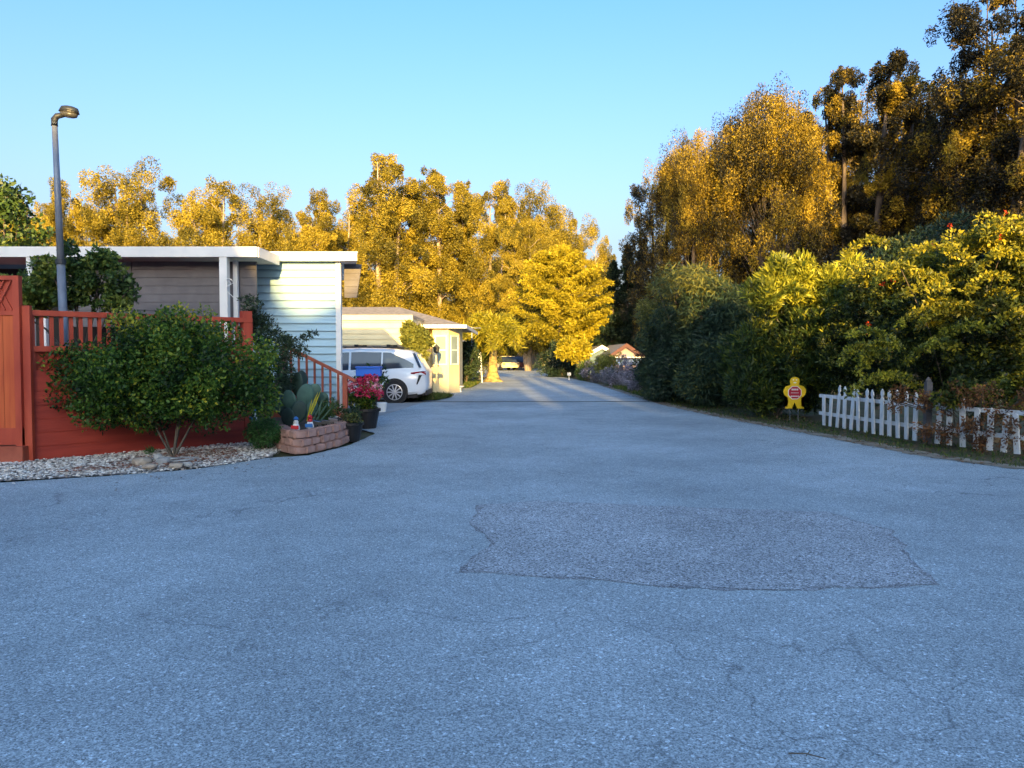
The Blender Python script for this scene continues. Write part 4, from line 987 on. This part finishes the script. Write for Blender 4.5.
mb = MB(); mb.box(-.05, .05, -.04, .06, 0, q.z-.112); mb.build('post', M['railwood'], BB)
q = G(382, 412); mb = MB(); mb.lathe([(.11, 0), (.13, .22), (.14, .22), (.14, .26), (.12, .26)], 16); o = mb.build('plant_pot', M['white']); o.location = q; tag(o, 'small white pot right of the red flowering plant', 'pot')

# ================================================================ STREET LAMP
q = P(63, 312, 11.9); t_ = P(54.5, 122, 11.9); LP = empty('street_lamp', (q.x+.02, 11.9, 0), 'grey street lamp on a tall pole behind the red railing', 'street lamp')
tw = t_-Vector((q.x+.02, 11.9, 0)); sl0 = (t_-q)/(t_.z-q.z); base = q-sl0*q.z-Vector(LP.location)
mb = MB(); mb.tube([base, base.lerp(tw, .58)], [.068, .060], 14); mb.tube([base.lerp(tw, .58), tw], [.052, .040], 14); mb.build('pole', M['steel'], LP, smooth=True)
mb = MB(); mb.tube([base.lerp(tw, .575), base.lerp(tw, .59)], [.076, .076], 14); mb.build('joint_band', M['lampgrey'], LP)
k_ = 11.9/760
mb = MB(); mb.tube([tw-Vector((0, 0, .06)), tw+Vector((.0, 0, .04)), tw+Vector((.04, 0, .09)), tw+Vector((.15, 0, .11))], [.052, .052, .046, .036], 10); mb.build('elbow', M['lampgrey'], LP, smooth=True)
hc = P(69, 113, 11.9)-Vector(LP.location); X = Matrix.Translation(hc) @ Matrix.Rotation(R(8), 4, 'Y') @ Matrix.Diagonal((1.25, .8, 1, 1))
mb = MB(); mb.lathe([(.11, .02), (.118, .035), (.10, .085), (.06, .10)], 18, X); mb.build('housing', M['lampgrey'], LP, smooth=True)
mb = MB(); mb.lathe([(.125, .004), (.125, .019)], 18, X); mb.build('rim', M['black'], LP)
mb = MB(); mb.lathe([(.07, -.065), (.10, -.05), (.112, .003)], 18, X); mb.build('lens', M['lens'], LP, smooth=True)

# ================================================================ PICKET FENCE
FE = empty('picket_fence', G(819, 425.4), 'weathered white picket fence with pointed pickets on the right verge', 'fence')
line = [G(819, 425.6), G(870, 434.5), G(917.5, 442.6), G(966, 449), G(1020, 456), G(1085, 466)]
def on_line(px):
    # intersect the sight column with the fence line
    k = (px-512)/F
    for a_, b_ in zip(line[:-1], line[1:]):
        fa = a_.x-k*a_.y; fb_ = b_.x-k*b_.y
        if fa <= 1e-6 and fb_ >= -1e-6 or fa*fb_ <= 0: return a_.lerp(b_, fa/(fa-fb_)), (b_-a_).normalized()
    return line[-1], (line[-1]-line[-2]).normalized()
pk = [(819.5, 'post'), (826, 'flat'), (832, 'flat'), (839, 'tip'), (846.3, 'tip'), (853, 'tip'), (860.5, 'tip'), (868, 'tip'), (876, 'tip'), (884, 'tip'), (892, 'tip'), (900.5, 'tip'), (909, 'tip'), (917.5, 'tip'), (940, 'tip'), (952, 'flat'), (966, 'tip'), (979, 'flat'), (993, 'flat'), (1007, 'flat'), (1021, 'flat'), (1036, 'tip'), (1051, 'tip'), (1066, 'tip'), (1082, 'tip')]
def face_ang(d, p):
    """pickets face the road"""
    return math.atan2(d.y, d.x)
rr = random.Random(12)
for px, kind in pk:
    p, d = on_line(px); h = .90+rr.uniform(-.02, .02); w = .095
    if kind == 'tip':
        sh = [(-w/2, .03), (w/2, .03), (w/2, h-.20), (w*.22, h-.165), (w*.22, h-.15), (w*.46, h-.11), (w*.40, h-.06), (0, h), (-w*.40, h-.06), (-w*.46, h-.11), (-w*.22, h-.15), (-w*.22, h-.165), (-w/2, h-.20)]
    else: hh = h-.20-rr.uniform(0, .08)*(kind == 'flat'); sh = [(-w/2, .03), (w/2, .03), (w/2, hh), (w*.1, hh+.03), (-w/2, hh-.01)]
    mb = MB(); mb.prism(sh, -.012, .012); o = mb.build('picket', M['picket'], FE)
    ang_ = math.atan2(d.y, d.x)+R(28)*0
    if kind == 'post':
        mb = MB(); mb.box(-.04, .04, -.04, .04, 0, .80); mb.lathe([(.05, .8), (.05, .82), (.02, .84), (.04, .88), (.0, .93)], 10); o.data = mb.build('tmp', M['picket']).data; bpy.data.objects.remove(bpy.data.objects['tmp']); o.name = 'end_post'
    o.location = p-Vector(FE.location)+Vector((-.03, -.01, 0)); o.rotation_euler = (rr.uniform(-.05, .05), rr.uniform(-.045, .045), ang_+rr.uniform(-.08, .08))
for zz in (.28, .66):
    mb = MB()
    for a_, b_ in zip(line[:-1], line[1:]): mb.bar(a_+Vector((.02, .02, zz)), b_+Vector((.02, .02, zz)), .04, .07)
    put(mb, 'rail', M['picket'], FE)
p, d = on_line(928); mb = MB(); mb.box(-.05, .05, -.05, .05, 0, 1.08); mb.lathe([(.05, 1.08), (.045, 1.12), (.0, 1.18)], 8); o = mb.build('grey_post', M['greypost'], FE); o.location = p-Vector(FE.location)+Vector((0, -.02, 0))
# ---- yellow figure sign
d_ = 17.6; c = P(794.5, 408.5, d_); SG = empty('child_safety_sign', (c.x, d_, 0), 'yellow child shaped warning sign with red and white emblem before the hedge', 'sign')
zb = c.z; u = d_/F
def zz_(py): return P(794.5, py, d_).z
def circ(cx, cz, rx, rz, n=20, a0=0, a1=6.2832): return [(cx+rx*math.cos(a0+(a1-a0)*i/n), cz+rz*math.sin(a0+(a1-a0)*i/n)) for i in range(n)]
zt = zz_(376.8); Hs = zt-zb
outl = [(-.30, 0), (-.08, 0), (0, .20), (.08, 0), (.31, 0), (.30, .045), (.21, .09), (.20, .25), (.205, .35), (.30, .40), (.355, .50), (.345, .61), (.28, .70), (.14, .74), (.135, .78), (.155, .85), (.14, .92), (.09, .98), (0, 1.0), (-.09, .98), (-.14, .92), (-.155, .85), (-.135, .78), (-.14, .74), (-.28, .70), (-.345, .61), (-.355, .50), (-.30, .40), (-.205, .35), (-.20, .25), (-.21, .09), (-.30, .045)]
bm = bmesh.new(); f_ = bm.faces.new([bm.verts.new((x*Hs, 0, zb+z*Hs)) for x, z in outl]); bmesh.ops.triangulate(bm, faces=[f_])
e_ = bmesh.ops.extrude_face_region(bm, geom=bm.faces[:]); bmesh.ops.translate(bm, vec=(0, .012, 0), verts=[v for v in e_['geom'] if isinstance(v, bmesh.types.BMVert)]); bmesh.ops.recalc_face_normals(bm, faces=bm.faces)
me = bpy.data.meshes.new('figure'); bm.to_mesh(me); bm.free(); link('figure', me, M['yellow'], SG)
def octa(r_, y0, y1, m, name):
    mb = MB(); mb.prism([(r_*1.02*math.cos(a)*Hs, zb+(.50+r_*math.sin(a))*Hs) for a in [R(22.5+45*i) for i in range(8)]], y0, y1); return mb.build(name, m, SG)
octa(.225, -.004, -.001, M['white'], 'emblem_border'); em = octa(.20, -.008, -.005, M['signred'], 'emblem')
mb = MB()
for i in range(4): mb.box((-.105+i*.054)*Hs, (-.105+i*.054+.044)*Hs, -.012, -.009, zb+.575*Hs, zb+.625*Hs)
for i in range(6): mb.box((-.12+i*.041)*Hs, (-.12+i*.041+.030)*Hs, -.012, -.009, zb+.485*Hs, zb+.505*Hs)
for i in range(5): mb.box((-.13+i*.054)*Hs, (-.13+i*.054+.046)*Hs, -.012, -.009, zb+.37*Hs, zb+.405*Hs)
mb.build('lettering', M['white'], em)
mb = MB()
for sx in (-1, 1): mb.prism(circ(sx*.05*Hs, zb+.905*Hs, .022*Hs, .022*Hs, 10), -.004, -.001)
mb.prism([(-.05*Hs, zb+.83*Hs), (.05*Hs, zb+.83*Hs), (.035*Hs, zb+.80*Hs), (-.035*Hs, zb+.80*Hs)], -.004, -.001); mb.build('face', M['white'], SG)
for sx in (-.13, .13):
    mb = MB(); mb.tube([(sx*Hs, .02, -.02), (sx*Hs, .02, zb+.12)], .006, 6); mb.build('stake', M['steel'], SG)

# ================================================================ WHITE MINIVAN
def minivan(loc_, rz, label):
    E = empty('minivan', loc_, label, 'car', None, rz)
    # x: rear = 0, front = -5.1 ; y = 0 is the centre line
    st = [ # x, z_bottom, z_belt, z_top, halfwidth
     (0.0, .42, .98, 1.02, .78), (-.05, .34, 1.02, 1.10, .88), (-.18, .28, 1.06, 1.30, .94), (-.38, .26, 1.07, 1.60, .97), (-.62, .25, 1.07, 1.70, .985), (-1.3, .24, 1.06, 1.755, .995),
     (-2.2, .22, 1.04, 1.775, .995), (-3.0, .22, 1.02, 1.75, .995), (-3.5, .22, 1.01, 1.62, .99), (-3.95, .22, 1.0, 1.35, .985), (-4.25, .24, .99, 1.10, .975), (-4.7, .24, .92, .99, .93), (-4.98, .28, .80, .88, .82), (-5.1, .36, .66, .70, .68)]
    vs = []; fs = []; npt = 0
    for (x, zb_, zbel, zt_, hw) in st:
        ratio = (zt_-zbel)/.7; rw = hw-.06-.20*ratio
        ring = [(hw*.9, zb_), (hw, zb_+.10), (hw*1.0, zb_+(zbel-zb_)*.55), (hw*.985, zbel-.04), (hw*.955, zbel), (rw+.04, zt_-.07*ratio-.01), (rw-.05, zt_-.02*ratio), (rw*.5, zt_+.012*ratio)]
        full = [(y, z) for y, z in ring]+[(0, ring[-1][1]+.004)]+[(-y, z) for y, z in ring[::-1]]
        npt = len(full); vs += [(x, y, z) for y, z in full]
    for i in range(len(st)-1):
        for k in range(npt-1): fs.append([i*npt+k, i*npt+k+1, (i+1)*npt+k+1, (i+1)*npt+k])
        fs.append([i*npt+npt-1, i*npt, (i+1)*npt, (i+1)*npt+npt-1])
    fs.append(list(range(npt))); fs.append([(len(st)-1)*npt+k for k in range(npt)][::-1])
    b_ = MB(); b_.add(vs, fs); body = b_.build('body', M['carpaint'], E, smooth=True)
    md = body.modifiers.new('e', 'EDGE_SPLIT'); md.split_angle = R(38)
    def surf(x, t, side):
        """point on the glasshouse side: t=0 belt, 1 roof edge"""
        for i in range(len(st)-1):
            if st[i][0] >= x >= st[i+1][0]:
                f = (st[i][0]-x)/(st[i][0]-st[i+1][0]); q = [st[i][k]+(st[i+1][k]-st[i][k])*f for k in range(5)]; break
        ratio = (q[3]-q[2])/.7; rw = q[4]-.06-.20*ratio
        y0, z0, y1, z1 = q[4]*.955, q[2], rw+.04, q[3]-.07*ratio-.01
        return Vector((x, side*(y0+(y1-y0)*t+.006), z0+(z1-z0)*t))
    for side in (-1, 1):
        for (xa, xb, ta, tb, tra, trb) in [(-.42, -1.42, .14, .05, .40, .93), (-1.47, -2.45, .05, .05, .93, .93), (-2.52, -3.45, .05, .05, .93, .92)]:
            g_ = MB(); n = 8; pts = []
            for i in range(n+1):
                f = i/n; x = xa+(xb-xa)*f; top_ = tra+(trb-tra)*min(1, f*1.35) if tra != trb else tra
                pts.append((surf(x, ta+(tb-ta)*f, side), surf(x, top_, side)))
            for i in range(n): g_.add([pts[i][0], pts[i+1][0], pts[i+1][1], pts[i][1]], [(0, 1, 2, 3)])
            g_.build('side_window', M['glass'], E)
        # black belt line above windows and dark pillars
        tl = MB(); yy = side*.955
        tl.add([(-.03, side*.80, 1.02), (-.12, side*.925, 1.03), (-.50, side*.978, .985), (-.50, side*.980, .945), (-.10, side*.945, .90), (-.02, side*.84, .90)], [(0, 1, 2, 3, 4, 5)])
        tl.v = [(x, y+side*.012, z) for x, y, z in tl.v]; tl.build('tail_light', M['tail'], E)
        dk = MB(); dk.add([(-.14, side*.962, .90), (-.24, side*.972, .90), (-.32, side*.984, .60), (-.28, side*.984, .60)], [(0, 1, 2, 3)]); dk.v = [(x, y+side*.012, z) for x, y, z in dk.v]; dk.build('vent_trim', M['black'], E)
        rk = MB(); rk.tube([(-.75, side*.70, 1.75), (-.95, side*.70, 1.81), (-2.9, side*.70, 1.82), (-3.1, side*.70, 1.77)], .02, 6); rk.build('roof_rail', M['black'], E)
        for xw in (-1.02, -4.08):
            a_ = MB(); a_.prism(circ(xw, .37, .43, .43, 28), side*.90, side*1.003); a_.build('wheel_arch', M['black'], E)
            w_ = MB(); X = Matrix.Translation((xw, side*.90, .35)) @ Matrix.Rotation(R(90)*-side, 4, 'X')
            w_.lathe([(.30, 0), (.345, .0), (.352, .03), (.352, .11), (.34, .13), (.26, .132)], 28, X); wh = w_.build('wheel', M['rubber'], E, smooth=False)
            h_ = MB(); h_.lathe([(.255, .125), (.258, .140), (.235, .143), (.235, .128)], 28, X)
            for i in range(10):
                a0 = i*.6283; h_.box(.03, .24, -.02, .02, .125, .148, X @ Matrix.Rotation(a0, 4, 'Z'))
            h_.lathe([(.06, .12), (.06, .152), (.03, .156)], 16, X); h_.build('rim', M['alloy'], wh)
    for x in (-1.25, -2.3):
        c_ = MB(); c_.box(x-.03, x+.03, -.72, .72, 1.845, 1.87); c_.box(x-.06, x+.06, -.78, -.66, 1.80, 1.89); c_.box(x-.06, x+.06, .66, .78, 1.80, 1.89); c_.build('crossbar', M['black'], E)
    rw = MB(); rw.add([(-.155, -.70, 1.18), (-.155, .70, 1.18), (-.36, .62, 1.58), (-.36, -.62, 1.58)], [(0, 1, 2, 3)]); rw.v = [(x+.03, y, z+.01) for x, y, z in rw.v]; rw.build('rear_window', M['glass'], E)
    qp = MB(); qp.add([(-.16, -.90, 1.14), (-.24, -.935, 1.14), (-.46, -.80, 1.60), (-.38, -.76, 1.62)], [(0, 1, 2, 3)]); qp.v = [(x, y-.012, z) for x, y, z in qp.v]; qp.build('quarter_glass', M['glass'], E)
    bp_ = MB(); bp_.box(-.30, .02, -.80, .80, .24, .40); bp_.build('rear_bumper', M['black'], E, bevel=.02)
    sk = MB(); sk.box(-4.9, -.3, -.90, .90, .16, .30); sk.build('underbody', M['black'], E)
    return E
q = G(396, 403); minivan((P(428.5, 380, 25.2).x, q.y+1.0, 0), 0, 'white minivan with roof rack parked in the carport, rear towards the road')
# far parked cars (seen only a few pixels wide)
def small_car(px, py, d, m, label, rz=0):
    p = G(px, py); E = empty('parked_car', (p.x, d, 0), label, 'car', 'cars parked at the far end of the road', rz)
    b_ = MB(); b_.add([(-.9, -2.1, .3), (.9, -2.1, .3), (.9, 2.1, .3), (-.9, 2.1, .3), (-.9, -2.15, .8), (.9, -2.15, .8), (.9, 2.15, .75), (-.9, 2.15, .75)], [(0, 1, 5, 4), (1, 2, 6, 5), (2, 3, 7, 6), (3, 0, 4, 7), (4, 5, 6, 7), (0, 3, 2, 1)])
    b_.build('body', m, E, bevel=.06)
    c_ = MB(); c_.add([(-.85, -1.7, .79), (.85, -1.7, .79), (.85, 1.3, .79), (-.85, 1.3, .79), (-.68, -1.2, 1.4), (.68, -1.2, 1.4), (.68, .7, 1.4), (-.68, .7, 1.4)], [(0, 1, 5, 4), (1, 2, 6, 5), (2, 3, 7, 6), (3, 0, 4, 7), (4, 5, 6, 7)]); c_.build('cabin', M['glass'], E)
    c_ = MB(); c_.box(-.69, .69, -1.2, .7, 1.4, 1.44); c_.build('roof', m, E)
    for x in (-.82, .82):
        for y in (-1.35, 1.35):
            w = MB(); X = Matrix.Translation((x, y, .32)) @ Matrix.Rotation(R(90), 4, 'Y'); w.lathe([(.32, -.1), (.32, .1)], 14, X); w.build('wheel', M['rubber'], E)
        l = MB(); l.box(x*.9-.12, x*.9+.12, -2.20, -2.152, .6, .72); l.build('headlight', M['lens'], E)
small_car(504, 372, 78, M['cream'], 'pale car parked under the trees at the far end, nearest the palm', .3)
small_car(523, 372, 80, M['maroon'], 'dark red car parked at the far end beside the pale trunk', 0)

# ---- yard lamp with board, small signs and posts
c = P(436.5, 393, 29.2); YL = empty('yard_lamp', (c.x, 29.2, 0), 'lantern post with small name board in front of the cream wall', 'lamp post')
zt = P(436, 353, 29.2).z
mb = MB(); mb.tube([(0, 0, 0), (0, 0, zt)], .03, 8); mb.build('post', M['cream'], YL)
mb = MB(); mb.lathe([(.06, zt), (.10, zt+.03), (.13, zt+.22), (.05, zt+.30), (.01, zt+.34)], 6); mb.build('lantern', M['lens'], YL)
mb = MB(); z0 = P(436, 372.5, 29.2).z; mb.box(-.28, .20, -.04, -.01, z0, z0+.2); mb.build('board', M['tanroof'], YL, bevel=.005)
c = G(472, 383); mb = MB(); mb.tube([(0, 0, 0), (0, 0, P(471, 327, c.y).z), ], .035, 6); mb.tube([(0, 0, P(471, 328, c.y).z), (.5, 0, P(471, 328, c.y).z)], .025, 6); o = mb.build('utility_pole', M['steel']); o.location = (c.x, c.y, 0); tag(o, 'thin grey pole with short top arm left of the palm', 'pole')
c = G(480, 382.5); HS = empty('lawn_sign', (c.x, c.y, 0), 'tall narrow white frame with dark panel at the road edge left of the palm', 'sign')
u = c.y/F
mb = MB(); mb.bar((-.45, 0, .1), (.02, 0, 30*u), .05, .05); mb.bar((.12, -.1, 0), (.02, 0, 30*u), .06, .06); mb.box(-.35, .1, -.03, 0, 9*u, 13*u); mb.build('frame', M['white'], HS)
mb = MB(); mb.box(-.33, .06, .005, .03, 3*u, 9*u); mb.box(-.33, .06, .005, .03, 13*u, 18*u); mb.build('panel', M['black'], HS)
c = G(460, 392); mb = MB(); mb.lathe([(.10, 0), (.06, .03), (.04, .16), (.17, .22), (.19, .26), (.15, .26)], 14); o = mb.build('bird_bath', M['white']); o.location = c; tag(o, 'small white bird bath on the grass by the bay window', 'bird bath')
c = G(569, 380); mb = MB(); mb.box(-.03, .03, -.03, .03, 0, .28); mb.box(-.10, .10, -.2, .2, .28, .46); o = mb.build('mailbox', M['white'], bevel=.01); o.location = (c.x, c.y, 0); tag(o, 'small white mailbox beside the dark shrub mound', 'mailbox')

# small twig with leaves on the near asphalt
tw_ = G(806, 756, .012); mb = MB(); mb.tube([tw_+Vector((-.06, .02, 0)), tw_+Vector((0, .0, .01)), tw_+Vector((.07, -.02, 0))], [.003, .003, .002], 5)
mb.tube([tw_, tw_+Vector((.03, .035, .004))], .002, 5); o = mb.build('twig', M['bark']); tag(o, 'small dark broken twig lying on the near asphalt at the bottom of the photo', 'twig')
